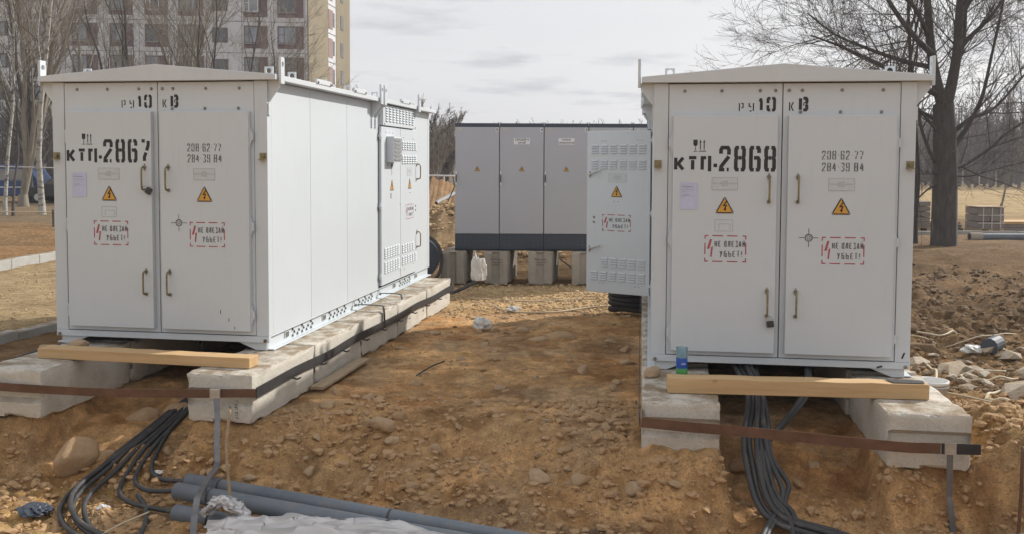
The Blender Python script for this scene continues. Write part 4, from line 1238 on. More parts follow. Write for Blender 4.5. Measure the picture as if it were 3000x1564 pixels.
for t in np.arange(.7, 6.4, .62):
    x, y = offs(-2.098, 7.57, .182, .035, t)
    mb = MB(); mb.tube(rel(b1, [(x - .02, y, -.135), (x + .035, y, -.15), (x + .05, y + .06, -.15)]), .008, 6); mb.build('clip', M['black_flat'], b1)

b2 = thing('earthing_band', 'rusty flat steel band across the front blocks under the open-door kiosk with a black end', 'band', (2.1, 6.8, -.2))
mb = MB(); mb.ribbon(rel(b2, spline([(.962, 6.845, -.13), (1.25, 6.825, -.155), (1.56, 6.81, -.175), (2.0, 6.70, -.185), (2.7, 6.52, -.205), (3.02, 6.50, -.212)], 4)), (0, 0, 1), .075, .006)
mb.build('front_band', M['rust_flat'], b2)
mb = MB(); mb.ribbon(rel(b2, [(3.025, 6.497, -.212), (3.292, 6.48, -.213)]), (0, 0, 1), .076, .007); mb.build('band_end', M['black_flat'], b2)
side = [(.953, 6.85, -.13)]
for t in np.linspace(.2, 6.9, 24):
    x, y = offs(.972, 6.885, .137, -.022, t); side.append((x, y, -.10 + .006 * math.sin(t * 3)))
mb = MB(); mb.ribbon(rel(b2, side), (0, 0, 1), .075, .007); mb.build('side_band', M['black_flat'], b2)
mb = MB(); mb.ribbon(rel(b2, [(3.08, 6.488, -.18), (3.083, 6.482, -.55), (3.10, 6.40, -.95), (3.11, 6.3, -1.15)]), (1, 0, 0), .042, .006); mb.build('down_conductor', M['grey_flat'], b2)
mb = MB(); mb.box(3.04 - 2.1, 6.475 - 6.8, -.25 + .2, 3.12 - 2.1, 6.492 - 6.8, -.17 + .2); mb.build('weld_plate', M['zinc'], b2)

# grounding straps from the base of 2867 over the block edge
for yk in (2.42, 3.38):
    p0 = onk(K1, (1.05, yk, .06))
    q = offs(-2.098, 7.57, .182, .034, 0)
    # meet the band
    dirx = Vector((math.cos(.182), -math.sin(.182), 0))
    d = .36 if yk < 3 else .30
    P = [p0, p0 + dirx * .10 + Vector((0, 0, .01)), p0 + dirx * (d - .04) + Vector((0, 0, .005)), p0 + dirx * d + Vector((0, 0, -.03)), p0 + dirx * (d + .012) + Vector((0, 0, -.20))]
    t = thing('grounding_strap', 'dark steel strap from the %s of the kiosk base over the block edge' % ('middle' if yk < 3 else 'door side'), 'strap', p0)
    mb = MB(); mb.ribbon(rel(t, spline([tuple(v) for v in P], 5)), (math.sin(.182), math.cos(.182), 0), .05, .006); mb.build('bent_bar', M['black_flat'], t)
    mb = MB(); mb.tube([(0.005, 0, .0), (.03, 0, .0)], .018, 8); mb.tube([(0, 0, .02), (0, 0, .07)], .006, 6); mb.build('clamp_bolt', M['zinc'], t)

# timber beams, plank
def beam(label, a, b, z, w, h, mat, dz=0, cat='beam'):
    a, b = Vector((*a, z)), Vector((*b, z + dz)); d = b - a; l = d.length
    t = link('timber_beam' if cat == 'beam' else 'plank', None) if False else None
    mb = MB()
    n = 14
    V = []
    r = random.Random(int(l * 1000))
    for i in range(n + 1):
        x = l * i / n; j = .003 * r.uniform(-1, 1)
        V += [(x, 0 + j, 0), (x, w + j, 0), (x, w + j * .5, h + j), (x, j, h + j)]
    F = [(3, 2, 1, 0)] + [tuple(n * 4 + k for k in range(4))]
    for i in range(n):
        for k in range(4): F.append((i * 4 + k, i * 4 + (k + 1) % 4, i * 4 + 4 + (k + 1) % 4, i * 4 + 4 + k))
    mb.add(V, F)
    o = mb.build('timber_beam' if cat == 'beam' else 'plank', mat, None, .004, 1, loc=a, rot=(0, -math.asin(d.z / l), math.atan2(d.y, d.x)))
    return tag(o, label, cat)
beam('weathered timber beam laid across the blocks before the closed kiosk', (-4.16, 8.16), (-2.19, 7.76), .049, .17, .088, M['wood'])
beam('fresh pine beam with knots laid across the blocks before the open-door kiosk', (1.215, 7.20), (3.165, 7.02), 0.0, .15, .118, M['wood'])
beam('old plank lying against the row of blocks beside the closed kiosk', (-1.745, 8.62), (-1.505, 9.86), -.34, .13, .03, M['wood_old'], .015, 'plank')

mb = MB(); bmx = Vector((3.0, 7.10, .1195))
mb.add([(-.10, -.05, 0), (.10, -.065, 0), (.13, .03, 0), (.05, .065, 0), (-.13, .06, 0)], [(0, 1, 2, 3, 4)])
fb_ = [o for o in bpy.data.objects if o.name.startswith('timber_beam')][1]
mb2 = MB(); mb2.add([(1.70, .02, .1225), (1.93, .015, .1225), (1.945, .11, .1225), (1.86, .135, .1225), (1.66, .125, .1225)], [(0, 1, 2, 3, 4)])
mb2.build('tar_stain', M['black_flat'], fb_)
# ------------------------------------------------------------------ pipes and cables in the excavation
def pipe(label, a, b, r, grp):
    a, b = Vector(a), Vector(b); d = b - a; l = d.length
    t = thing('grey_pipe', label, 'pipe', a, math.atan2(d.y, d.x), grp)
    t.rotation_euler = (0, -math.asin(d.z / l), math.atan2(d.y, d.x))
    n = 20; mb = MB()
    prof = []
    for rr, x in ((r, 0), (r, l), (r * .93, l), (r * .93, 0)): prof.append((rr, x))
    V = []; F = []
    for rr, x in prof:
        for k in range(n):
            t_ = 2 * math.pi * k / n; V.append((x, rr * math.cos(t_), rr * math.sin(t_)))
    for i in range(4):
        for k in range(n):
            F.append((i * n + k, i * n + (k + 1) % n, ((i + 1) % 4) * n + (k + 1) % n, ((i + 1) % 4) * n + k))
    mb.add(V, F); o = mb.build('tube', M['grey_pipe'], t, smooth=False)
    o.data.polygons.foreach_set('use_smooth', [True] * len(o.data.polygons))
    for x in (.30, 1.75):
        mb = MB(); V = []; F = []
        for rr, xx in ((r * 1.0, x), (r * 1.035, x + .004), (r * 1.035, x + .012), (r * 1.0, x + .02)):
            for k in range(n): t_ = 2 * math.pi * k / n; V.append((xx, rr * math.cos(t_), rr * math.sin(t_)))
        for i in range(3):
            for k in range(n): F.append((i * n + k, i * n + (k + 1) % n, (i + 1) * n + (k + 1) % n, (i + 1) * n + k))
        mb.add(V, F); mb.build('socket_ring', M['cable'], t)
    return t
pipe('grey plastic conduit pipe lying against the clay bank', (-2.47, 7.06, -.66), (1.15, 5.62, -.72), .057, None)
pipe('grey plastic conduit pipe resting between two others in the excavation', (-2.46, 6.80, -.645), (1.1, 5.42, -.70), .062, None)
pipe('grey plastic conduit pipe half hidden under polythene film', (-2.40, 6.60, -.735), (1.05, 5.28, -.76), .060, None)

def cable(label, pts, r, grp=None, mat='cable', name='cable', cat='cable', hug=False):
    P = spline(pts, 7); o = Vector(pts[0])
    if hug:
        zs_ = [max(p.z, gz(p.x, p.y) + r * .8) for p in P]
        for _ in range(6): zs_ = [zs_[0]] + [(zs_[i - 1] + zs_[i] * 2 + zs_[i + 1]) / 4 for i in range(1, len(zs_) - 1)] + [zs_[-1]]
        for p, z_ in zip(P, zs_): p.z = z_ + .006
    mb = MB(); mb.tube([p - o for p in P], r, 8)
    ob = mb.build(name, M[mat], None, smooth=True, loc=o)
    return tag(ob, label, cat, grp)
for k, (dx, dy, dz) in enumerate(((0, 0, 0), (.075, .03, .01), (.145, .05, -.01), (.05, .05, .045))):
    cable('thick black cable sweeping out from under the closed kiosk across the pit floor',
          [(-2.86 + dx * .3, 9.2, -.40 + dz), (-3.02 + dx * .6, 8.45, -.50 + dz), (-3.18 + dx, 7.75 + dy, -.64 + dz), (-3.30 + dx, 7.25, -.70 + dz), (-3.30 + dx, 6.80 + dy, -.735 + dz), (-3.12 + dx, 6.42 + dy, -.75 + dz), (-2.80 + dx * .6, 6.12 + dy, -.76 + dz), (-2.2, 5.75 + dy, -.76 + dz)], .0185, 'cables sweeping over the pit floor', hug=True)
cable('black cable bending from the closed kiosk into the conduit pipe against the bank', [(-2.84, 9.1, -.44), (-2.90, 8.3, -.55), (-2.92, 7.75, -.62), (-2.86, 7.35, -.66), (-2.70, 7.13, -.68), (-2.45, 7.05, -.665), (-2.2, 6.95, -.665)], .018, hug=True)
cable('black cable bending from the closed kiosk into the uppermost conduit pipe', [(-2.80, 9.1, -.46), (-2.88, 8.3, -.58), (-2.96, 7.65, -.66), (-2.93, 7.2, -.70), (-2.72, 6.93, -.70), (-2.42, 6.79, -.645), (-2.2, 6.70, -.65)], .018, hug=True)
cable('black cable bending from the closed kiosk into the lowest conduit pipe', [(-2.82, 9.1, -.50), (-2.93, 8.2, -.62), (-3.03, 7.55, -.70), (-3.00, 7.08, -.735), (-2.80, 6.80, -.745), (-2.40, 6.60, -.735), (-2.2, 6.52, -.735)], .018, hug=True)
cable('short cut end of black cable lying on the pit floor', [(-2.80, 6.92, -.73), (-2.66, 6.72, -.75), (-2.56, 6.45, -.76), (-2.50, 6.15, -.77), (-2.47, 5.7, -.78)], .018, hug=True)
PA = [(1.98, 8.5, .05), (1.95, 7.9, .02), (1.91, 7.4, -.09), (1.802, 7.05, -.302), (1.77, 6.82, -.448), (1.788, 6.6, -.652), (1.889, 6.45, -.737), (2.092, 6.3, -.755), (2.5, 6.0, -.80)]
PB = [(2.6, 8.3, .05), (2.5, 7.8, .02), (2.322, 7.4, -.105), (1.932, 7.0, -.339), (1.868, 6.85, -.409), (1.914, 6.65, -.612), (1.972, 6.5, -.70), (1.92, 6.2, -.80), (1.7, 5.8, -.82)]
PD = [(2.15, 8.4, .05), (2.05, 7.7, -.02), (1.97, 7.2, -.18), (1.931, 6.9, -.386), (2.001, 6.75, -.559), (1.994, 6.68, -.622), (1.902, 6.55, -.694), (1.739, 6.3, -.775), (1.6, 5.9, -.82)]
for base_, n_, lab in ((PA, 4, 'black cable drooping straight down from under the open-door kiosk'), (PB, 2, 'black cable slanting across the others under the open-door kiosk'), (PD, 2, 'black cable bulging in a loop under the open-door kiosk')):
    for k in range(n_):
        rr = random.Random(k + n_ * 7)
        cable(lab, [(x + .042 * k - .02 + rr.uniform(-.012, .012), y + .03 * (k % 2), z + .02 * (k // 2)) for x, y, z in base_], .021, 'cables under the open-door kiosk')

# plastic film heaps
def film(name, label, pts, w, seed, hump, cat='film', mat='film', zmin=-.77):
    P = spline(pts, 14); r = np.random.RandomState(seed); n = len(P); mcols = 30
    o = Vector(pts[0]); V = []
    for i, p in enumerate(P):
        d = (P[min(i + 1, n - 1)] - P[max(i - 1, 0)]); d.z = 0; d.normalize(); s = Vector((-d.y, d.x, 0))
        for j in range(mcols + 1):
            v = j / mcols - .5
            q = p + s * (v * w * (1 + .35 * math.sin(i * .31 + seed)))
            nn = float(fbm(np.array(i * .07), np.array(j * .30), 3, seed)); n2 = abs(float(fbm(np.array(i * .12), np.array(j * .5), 2, seed + 5)))
            q = q + s * (.06 * nn) + d * (.05 * float(vnoise(np.array(i * .4), np.array(j * .4), seed + 9)))
            q.z += hump * (max(0, 1 - (2 * v) ** 2)) * (.6 + .7 * nn) - .05 * n2
            q.z = max(q.z, zmin)
            V.append(tuple(q - o))
    F = [(i * (mcols + 1) + j, i * (mcols + 1) + j + 1, (i + 1) * (mcols + 1) + j + 1, (i + 1) * (mcols + 1) + j) for i in range(n - 1) for j in range(mcols)]
    mb = MB(); mb.add(V, F)
    ob = mb.build(name, M[mat], None, smooth=True, loc=o)
    return tag(ob, label, cat)
film('polythene_film', 'crumpled translucent polythene film over the grey conduit pipes', [(-2.02, 6.22, -.70), (-1.6, 6.08, -.64), (-1.15, 5.96, -.60), (-.7, 5.80, -.60), (-.2, 5.60, -.62)], .40, 3, .09)
film('polythene_film', 'glossy crumpled polythene film under the cut bank by the pale rubble', [(3.05, 6.12, -.88), (3.35, 6.05, -.84), (3.7, 6.0, -.80), (4.2, 5.95, -.82)], .38, 8, .16, zmin=-.9)
film('polythene_film', 'loose strip of polythene looping round the thin stick', [(-2.12, 6.42, -.66), (-2.0, 6.33, -.53), (-1.88, 6.28, -.56), (-1.75, 6.2, -.66)], .09, 12, .03)
def crumple(name, label, c, s, seed, mat, cat, flat=.8):
    bm = bmesh.new(); bmesh.ops.create_icosphere(bm, subdivisions=4, radius=1); 
    for v in bm.verts:
        p = v.co.copy()
        n = float(fbm(np.array(p.x * 1.6 + p.z), np.array(p.y * 1.6 - p.z * .8), 4, seed)); q = abs(float(fbm(np.array(p.x * 3 + 9 + p.z * 2), np.array(p.y * 3 - p.z), 3, seed + 4)))
        v.co = Vector((p.x * s[0], p.y * s[1], p.z * s[2])) * (1 + .55 * n - .6 * q)
        v.co.z = max(v.co.z, -s[2] * .55)
    m_ = bpy.data.meshes.new(name); bm.to_mesh(m_); bm.free(); m_.materials.append(mat)
    o = link(name, m_, None, c); return tag(o, label, cat)
crumple('plastic_bag', 'torn white plastic bag tied on the end of the black cable', (-.52, 15.05, .03), (.13, .10, .27), 6, M['bag'], 'bag')
crumple('plastic_bag', 'small crumpled white bag lying among stones in the middle of the yard', (-.38, 11.82, -.27), (.13, .10, .10), 9, M['bag'], 'bag')
crumple('paper_scrap', 'white crumpled scrap beside the pale cord on the gravel', (.02, 13.45, -.33), (.10, .08, .05), 15, M['bag'], 'litter')
crumple('plastic_scrap', 'white and red plastic scrap beside the dark roll of felt', (5.05, 10.15, gz(5.05, 10.15) + .03), (.13, .08, .05), 19, M['bag'], 'litter')
cable('black cable running from behind the closed kiosk to the torn white bag', [(-1.35, 14.75, -.28), (-1.0, 14.82, -.30), (-.75, 14.9, -.22), (-.5, 15.0, -.10)], .028)
cable('thin bent wire sticking up beside the torn white bag', [(-.62, 15.0, -.16), (-.70, 15.0, -.02), (-.66, 15.0, .05), (-.60, 15.0, .02)], .008, name='wire', cat='wire')
cable('cream cord lying across the sunlit gravel', [(-.25, 13.9, -.35), (-.15, 13.6, -.36), (.1, 13.35, -.36), (.6, 13.3, -.35), (1.1, 13.7, -.35), (1.5, 13.75, -.33), (2.1, 13.4, -.34)], .012, mat='cord', name='cord', cat='cord')
cable('brown rope stretched over the gravel before the cabinets', [(-.7, 14.75, -.36), (.2, 14.5, -.37), (1.1, 14.7, -.37), (2.0, 14.6, -.36)], .009, mat='cord', name='rope', cat='rope')
def gcord(label, xy, r=.012, grp=None, lift=.03):
    P = spline([(x, y, 0) for x, y in xy], 6)
    return cable(label, [(p.x, p.y, gz(p.x, p.y) + lift) for p in P][::2], r, grp, 'cord', 'cord', 'cord')
gcord('long cream cord snaking over the churned earth behind the dark roll', [(4.4, 11.5), (4.9, 11.55), (5.15, 11.2), (5.5, 11.45), (5.75, 11.4), (5.6, 10.6), (5.6, 10.0), (5.7, 9.4)])
gcord('thin reddish cord lying straight over the churned earth', [(4.2, 11.8), (4.9, 11.1), (5.5, 10.95), (6.1, 11.2)], .008)
gcord('cream cord looped among the pale rubble', [(4.95, 9.3), (4.5, 9.25), (4.42, 9.05), (4.6, 8.95), (5.0, 9.05)], .011)
gcord('thick cream cord in a wide loop at the edge of the rubble', [(4.9, 8.55), (4.5, 8.5), (4.25, 8.3), (4.3, 8.12), (4.6, 8.05), (4.95, 8.1)], .015)
gcord('cream cord hooked down into the white bucket', [(4.3, 9.75), (4.25, 9.3), (4.0, 8.8), (3.80, 8.4)], .012, lift=.03)
gcord('dark cord trailing along the rubble edge of the block row', [(3.9, 8.9), (4.0, 8.5), (4.25, 7.9), (4.3, 7.3), (4.45, 6.8)], .010)
# rods and sticks
def rod(label, pts, r, mat, name, cat):
    return cable(label, pts, r, None, mat, name, cat)
rod('thin peeled stick standing upright in the pit before the closed kiosk', [(-1.93, 6.38, -.80), (-1.955, 6.40, -.45), (-1.975, 6.42, -.2), (-1.955, 6.44, .055)], .011, 'wood_old', 'stick', 'stick')
rod('pale straw stick lying slanted on the pit floor', [(-2.78, 6.0, -.73), (-2.66, 6.2, -.68), (-2.52, 6.42, -.66)], .006, 'cord', 'stick', 'stick')
rod('rusty steel rod standing against the yellow cut bank', [(3.36, 6.12, -.95), (3.40, 6.15, -.5), (3.42, 6.18, -.10)], .011, 'rust_flat', 'steel_rod', 'rod')
rod('dark twig lying on the bare ground in the middle of the yard', [(-.93, 9.12, -.31), (-.8, 9.3, -.26), (-.68, 9.45, -.24)], .008, 'bark_dark', 'twig', 'twig')

# bottle, bucket, roll, boulder, stones on the blocks
bt = thing('cut_bottle', 'cut plastic bottle with blue and green label standing on the block', 'bottle', (1.375, 7.50, 0.0))
def lathe(prof, n=20):
    mb = MB(); V = []; F = []
    for r_, z_ in prof:
        for k in range(n): t_ = 2 * math.pi * k / n; V.append((r_ * math.cos(t_), r_ * math.sin(t_), z_))
    for i in range(len(prof) - 1):
        for k in range(n): F.append((i * n + k, i * n + (k + 1) % n, (i + 1) * n + (k + 1) % n, (i + 1) * n + k))
    mb.add(V, F); return mb
lathe([(.0, .001), (.040, .001), (.045, .012), (.044, .20), (.047, .30), (.045, .30), (.042, .20), (.042, .012)]).build('bottle_wall', M['clear_pl'], bt, smooth=True)
lathe([(.0455, .135), (.046, .138), (.046, .215), (.0455, .218)]).build('blue_label', M['blue_pl'], bt, smooth=True)
lathe([(.0455, .06), (.046, .062), (.046, .134), (.0455, .1345)]).build('green_label', M['green_pl'], bt, smooth=True)
mb = MB()
to3 = lambda q: (q.x, -.0478, q.y)
strip2d(mb, [(-.012, .168), (-.004, .178), (.003, .169), (.010, .179), (.018, .170), (.024, .176)], .004, to3)
mb.build('label_print', M['label_white'], bt)
st = link('boulder', STONES[1], None, (-3.52, 7.42, -.60), (.3, -.5, .5), (.20, .14, .19)); tag(st, 'big rounded brown boulder half buried in the bank left of the cables', 'boulder')
st = link('stone', STONES[2], None, (1.175, 7.76, .035), (0, 0, .6), (.075, .06, .065)); tag(st, 'round brown stone on the concrete block before the open-door kiosk', 'stone')
st = link('stone', STONES[3], None, (-3.95, 8.55, .085), (0, .2, 1.1), (.10, .07, .075)); tag(st, 'rounded brown stone by the left foot of the closed kiosk', 'stone')
st = link('stone', STONES[0], None, (-4.17, 8.42, .085), (0, .1, .2), (.09, .07, .06)); tag(st, 'grey rounded stone at the end of the weathered beam', 'stone')
bk = thing('bucket', 'white plastic bucket standing beside the block row of the open-door kiosk', 'bucket', (3.74, 8.25, gz(3.74, 8.25) - .01))
lathe([(.0, .0), (.11, .0), (.135, .20), (.14, .20), (.142, .23), (.136, .232), (.128, .22), (.105, .02), (.0, .02)]).build('bucket_wall', M['bag'], bk, smooth=True)
lathe([(.137, .17), (.1405, .175), (.1405, .185), (.138, .19)]).build('rim_band', M['zinc'], bk, smooth=True)
rl = thing('felt_roll', 'dark grey roll of roofing felt lying on the pale rubble', 'roll', (5.28, 10.2, gz(5.28, 10.2) + .10), .9)
mb = MB(); mb.tube([(-.20, 0, 0), (.20, 0, -.02)], .085, 14); mb.build('roll_body', M['dark_cab'], rl)
mb = MB(); mb.tube([(.201, 0, -.02), (.215, 0, -.021)], .05, 10); mb.build('roll_core', M['black'], rl)
# rubble heap: each lump is a thing
rr = random.Random(21)
for k in range(34):
    a, d = rr.uniform(0, 6.28), math.sqrt(rr.random())
    x, y = 4.95 + .85 * d * math.cos(a), 9.2 + 1.05 * d * math.sin(a)
    s_ = rr.uniform(.05, .15)
    o = link('rubble_lump', RUBBLE[k % 4], None, (x, y, gz(x, y) + s_ * .22), (rr.uniform(-.4, .4), rr.uniform(-.4, .4), rr.uniform(0, 6)), (s_ * rr.uniform(.8, 1.5), s_, s_ * .8))
    tag(o, 'pale broken lump of rubble heaped between the cords', 'rubble', 'rubble lumps heaped beside the open-door kiosk')

# black lump of packing under the open door of 2868, reel behind 2867
bo = thing('cable_coil', 'black coil of corrugated conduit under the open door of the open-door kiosk', 'coil', (1.72, 13.2, -.12))
for k in range(5):
    mb = MB(); mb.tube([(.32 * math.cos(t) , .12 * math.sin(t), -.16 + .075 * k + .02 * math.sin(t * 2 + k)) for t in np.linspace(0, 6.28, 22)], .042, 8); mb.build('coil_turn', M['black_flat'], bo)
rc = thing('cable_drum', 'dark drum with coiled black cable behind the far end of the closed kiosk', 'drum', (-1.64, 16.6, .08))
mb = MB(); mb.tube([(0, -.25, 0), (0, .25, 0)], .36, 24); mb.build('drum_body', M['dark_cab'], rc)
mb = MB(); mb.tube([(.10 + .32 * math.cos(t), -.30, -.02 + .42 * math.sin(t)) for t in np.linspace(-1.7, 1.9, 18)], .03, 8); mb.build('loose_turn', M['cable'], rc)

# ------------------------------------------------------------------ grey switchgear cabinets
CABX = [-1.035, -.230, .575, 1.380, 2.185]; CABY = 17.0; CABZ = .185
NUM = ['5', '4', '3', '2', '1']
SIGN_C = sign_mesh(.135, .125)
for i, x0 in enumerate(CABX):
    w = .805
    cb = thing('switchgear_cabinet', 'grey steel switchgear cabinet bearing number plate %s in the row' % ('five', 'four', 'three', 'two', 'one')[i], 'cabinet', (x0 + w / 2, CABY, CABZ), 0, 'grey switchgear cabinets in a row')
    mb = MB(); mb.box(-w / 2 + .004, .02, .285, w / 2 - .004, .60, 2.26); mb.build('cabinet_body', M['grey_cab'], cb, .004, 1)
    mb = MB(); mb.box(-w / 2 + .002, .005, .0, w / 2 - .002, .60, .283)
    pl = mb.build('plinth', M['dark_cab'], cb, .004, 1)
    mb = MB(); mb.box(-w / 2 + .001, -.03, -.018, w / 2 - .001, .62, -.001); mb.build('skid', M['black'], cb)
    for xb in (-.30, -.22, .22, .30):
        for zb in (.09, .15, .21): link('rivet', SMALL_BOLT, pl, (xb, .005, zb), scale=(.8, .8, .8))
    mb = MB(); mb.box(-w / 2 + .010, 0.0, .288, w / 2 - .010, .019, 2.215)
    dr = mb.build('door', M['grey_cab'], cb, .004, 2)
    mb = MB(); mb.box(-w / 2 + .002, .0, 2.218, w / 2 - .002, .018, 2.285); mb.build('top_trim', M['dark_cab'], cb)
    for xb in (-w / 2 + .02, w / 2 - .02):
        mb = MB(); mb.tube([(xb, .1, 2.26), (xb, .1, 2.31)], .012, 6); mb.build('lifting_bolt', M['zinc'], cb)
    mb = MB(); mb.box(-w / 2 + .012, -.0005, 1.16, -w / 2 + .035, -.022, 1.42); h = mb.build('handle', M['label_white'], dr, .004, 1)
    mb = MB(); mb.box(-w / 2 + .014, -.0225, 1.22, -w / 2 + .033, -.035, 1.36); mb.build('handle_grip', M['black'], h)
    link('warning_sign', SIGN_C, dr, (0, -.0005, 1.42), scale=(.75, 1, .75))
    mb = MB(); mb.box(w / 2 - .07, -.0005, 2.13, w / 2 - .02, -.003, 2.205); npz = mb.build('number_plate', M['label_white'], dr)
    link('number_lettering', text_mesh(NUM[i], .07, M['black'], bold=.002), npz, (w / 2 - .045, -.0038, 2.166), (R(90), 0, 0))
    mb = MB(); mb.box(-w / 2 + .015, -.0005, 2.155, -w / 2 + .125, -.003, 2.205); tp = mb.build('type_plate', M['zinc'], dr)
    mb = MB(); mb.box(-w / 2 + .022, -.0032, 2.165, -w / 2 + .06, -.004, 2.175); mb.box(-w / 2 + .022, -.0032, 2.185, -w / 2 + .10, -.004, 2.192); mb.build('type_print', M['plate_ink'], tp)
    if i in (1, 2):
        mb = MB(); mb.box(-.145, -.0005, 1.905, .145, -.004, 2.02); lp = mb.build('section_plate', M['label_white'], dr, .001, 1)
        for ln, (tx, dz_) in enumerate(zip(('СЕКЦИЯ II', '0,4 кВ') if i == 1 else ('ПАНЕЛЬ', 'СЕКЦИОННАЯ'), (.027, -.027))):
            link('section_lettering', text_mesh(tx, .052 if i == 1 else .040, M['black'], bold=.001), lp, (0, -.005, 1.962 + dz_), (R(90), 0, 0))
    for z in (1.08, 1.5):
        pass
CBL = [block_mesh('cabinet_support', M['concrete_grey'], .43, 1.18, .58, 400 + k, 'v', .006) for k in range(3)]
marks = []
for i, xc in enumerate((-1.05, -.27, .53, 1.31, 2.1)):
    o = link('concrete_block', CBL[i % 3], None, (xc + .07, CABY + .34, CABZ - .60), (0, 0, -.16))
    tag(o, ('upright grey concrete block with written marks under the grey cabinets' if i in (1, 2) else 'plain upright grey concrete block under the grey cabinets'), 'block', 'upright blocks under the grey cabinets')
    if i in (1, 2):
        r_ = random.Random(i); mb = MB(); to3 = lambda q: (q.x, -.594, q.y)
        for row_, (z, n, off) in enumerate(((.44, 7, -.10), (.385, 5, -.04), (.34, 4, -.06))):
            for k in range(n):
                x = off + k * .034
                strip2d(mb, [(x, z + r_.uniform(-.01, .012)), (x + .012, z + r_.uniform(.0, .022)), (x + .018, z - r_.uniform(0, .014))], .007, to3)
        mb.build('marker_writing', M['print'], o)
# marker writing on the end block before 2867
blk0 = [o for o in bpy.data.objects if o.name.startswith('concrete_block') and abs(o.location.x + 2.388 + -.0) < .25 and o.location.y < 8.5][0]
mb = MB(); r_ = random.Random(8)
to3 = lambda q: (q.x, -.648, q.y)
for k in range(5):
    z = .19 - k * .034 + r_.uniform(-.006, .006)
    x = .14 + r_.uniform(-.006, .006)
    strip2d(mb, [(x, z), (x + .022, z + r_.uniform(-.006, .012)), (x + .026, z - .014)], .005, to3)
    if k % 2: strip2d(mb, [(x + .004, z - .018), (x + .020, z - .020)], .005, to3)
for k in range(3):
    z = .13 - k * .030
    strip2d(mb, [(.085, z), (.10, z + r_.uniform(.004, .012)), (.108, z - .008)], .0045, to3)
mb.build('marker_writing', M['print'], blk0)
# ------------------------------------------------------------------ apartment block
bld = thing('apartment_block', 'tall grey and white panel apartment block with maroon panels and ochre end wall', 'building', (-18.457, 85, -.35), .10)
# local: x along the facade (negative = left), y = depth; floors every 2.77 m
FH = 2.77; NF = 9; ZB = .62                    # first floor line
LEN = 46.0; HT = ZB + NF * FH + 1.2
EY = R(16.5) - .10                              # end wall leans to the right in plan
ex, ey = math.sin(EY), math.cos(EY); DEPTH = 14.4
mb = MB()
mb.prism([(-LEN, 0.0), (0, 0.0), (ex * DEPTH, ey * DEPTH), (-LEN, ey * DEPTH)], -2.0, HT, 'z')
core = mb.build('wall', M['facade'], bld)
# ochre end wall, white strip, seams
def endbox(u0, u1, z0, z1, o0, o1, name, mat, parent):
    n = (ey, -ex)
    P = [(ex * u + n[0] * o, ey * u + n[1] * o) for u, o in ((u0, o0), (u1, o0), (u1, o1), (u0, o1))]
    mb = MB(); mb.prism(P, z0, z1, 'z'); return mb.build(name, mat, parent)
endbox(0.05, 6.35, -2, HT, .005, .10, 'end_wall', M['ochre'], bld)
endbox(9.15, DEPTH, -2, HT, .005, .10, 'end_wall', M['ochre'], bld)
endbox(6.36, 9.14, -2, HT, .005, .06, 'stair_strip', M['facade'], bld)
for f in range(NF + 1):
    z = ZB + f * FH
    endbox(0.06, DEPTH - .02, z - .02, z + .02, .06, .104, 'panel_seam', M['seam'], bld)
    if f < NF:
        endbox(6.55, 7.95, z + .45, z + 2.30, .061, .10, 'pink_panel', M['pink'], bld)
        for u0, u1, z0, z1, oo in ((7.96, 8.65, z + .75, z + 2.15, .061), (10.75, 11.75, z + .85, z + 2.30, .101)):
            w_ = endbox(u0, u1, z0, z1, oo, oo + .035, 'window', M['wframe'], bld)
            endbox(u0 + .09, u1 - .09, z0 + .09, z1 - .09, oo + .036, oo + .045, 'pane', M['pane_dark'], w_)
endbox(3.3, 3.34, -2, HT, .06, .104, 'panel_seam', M['seam'], bld)
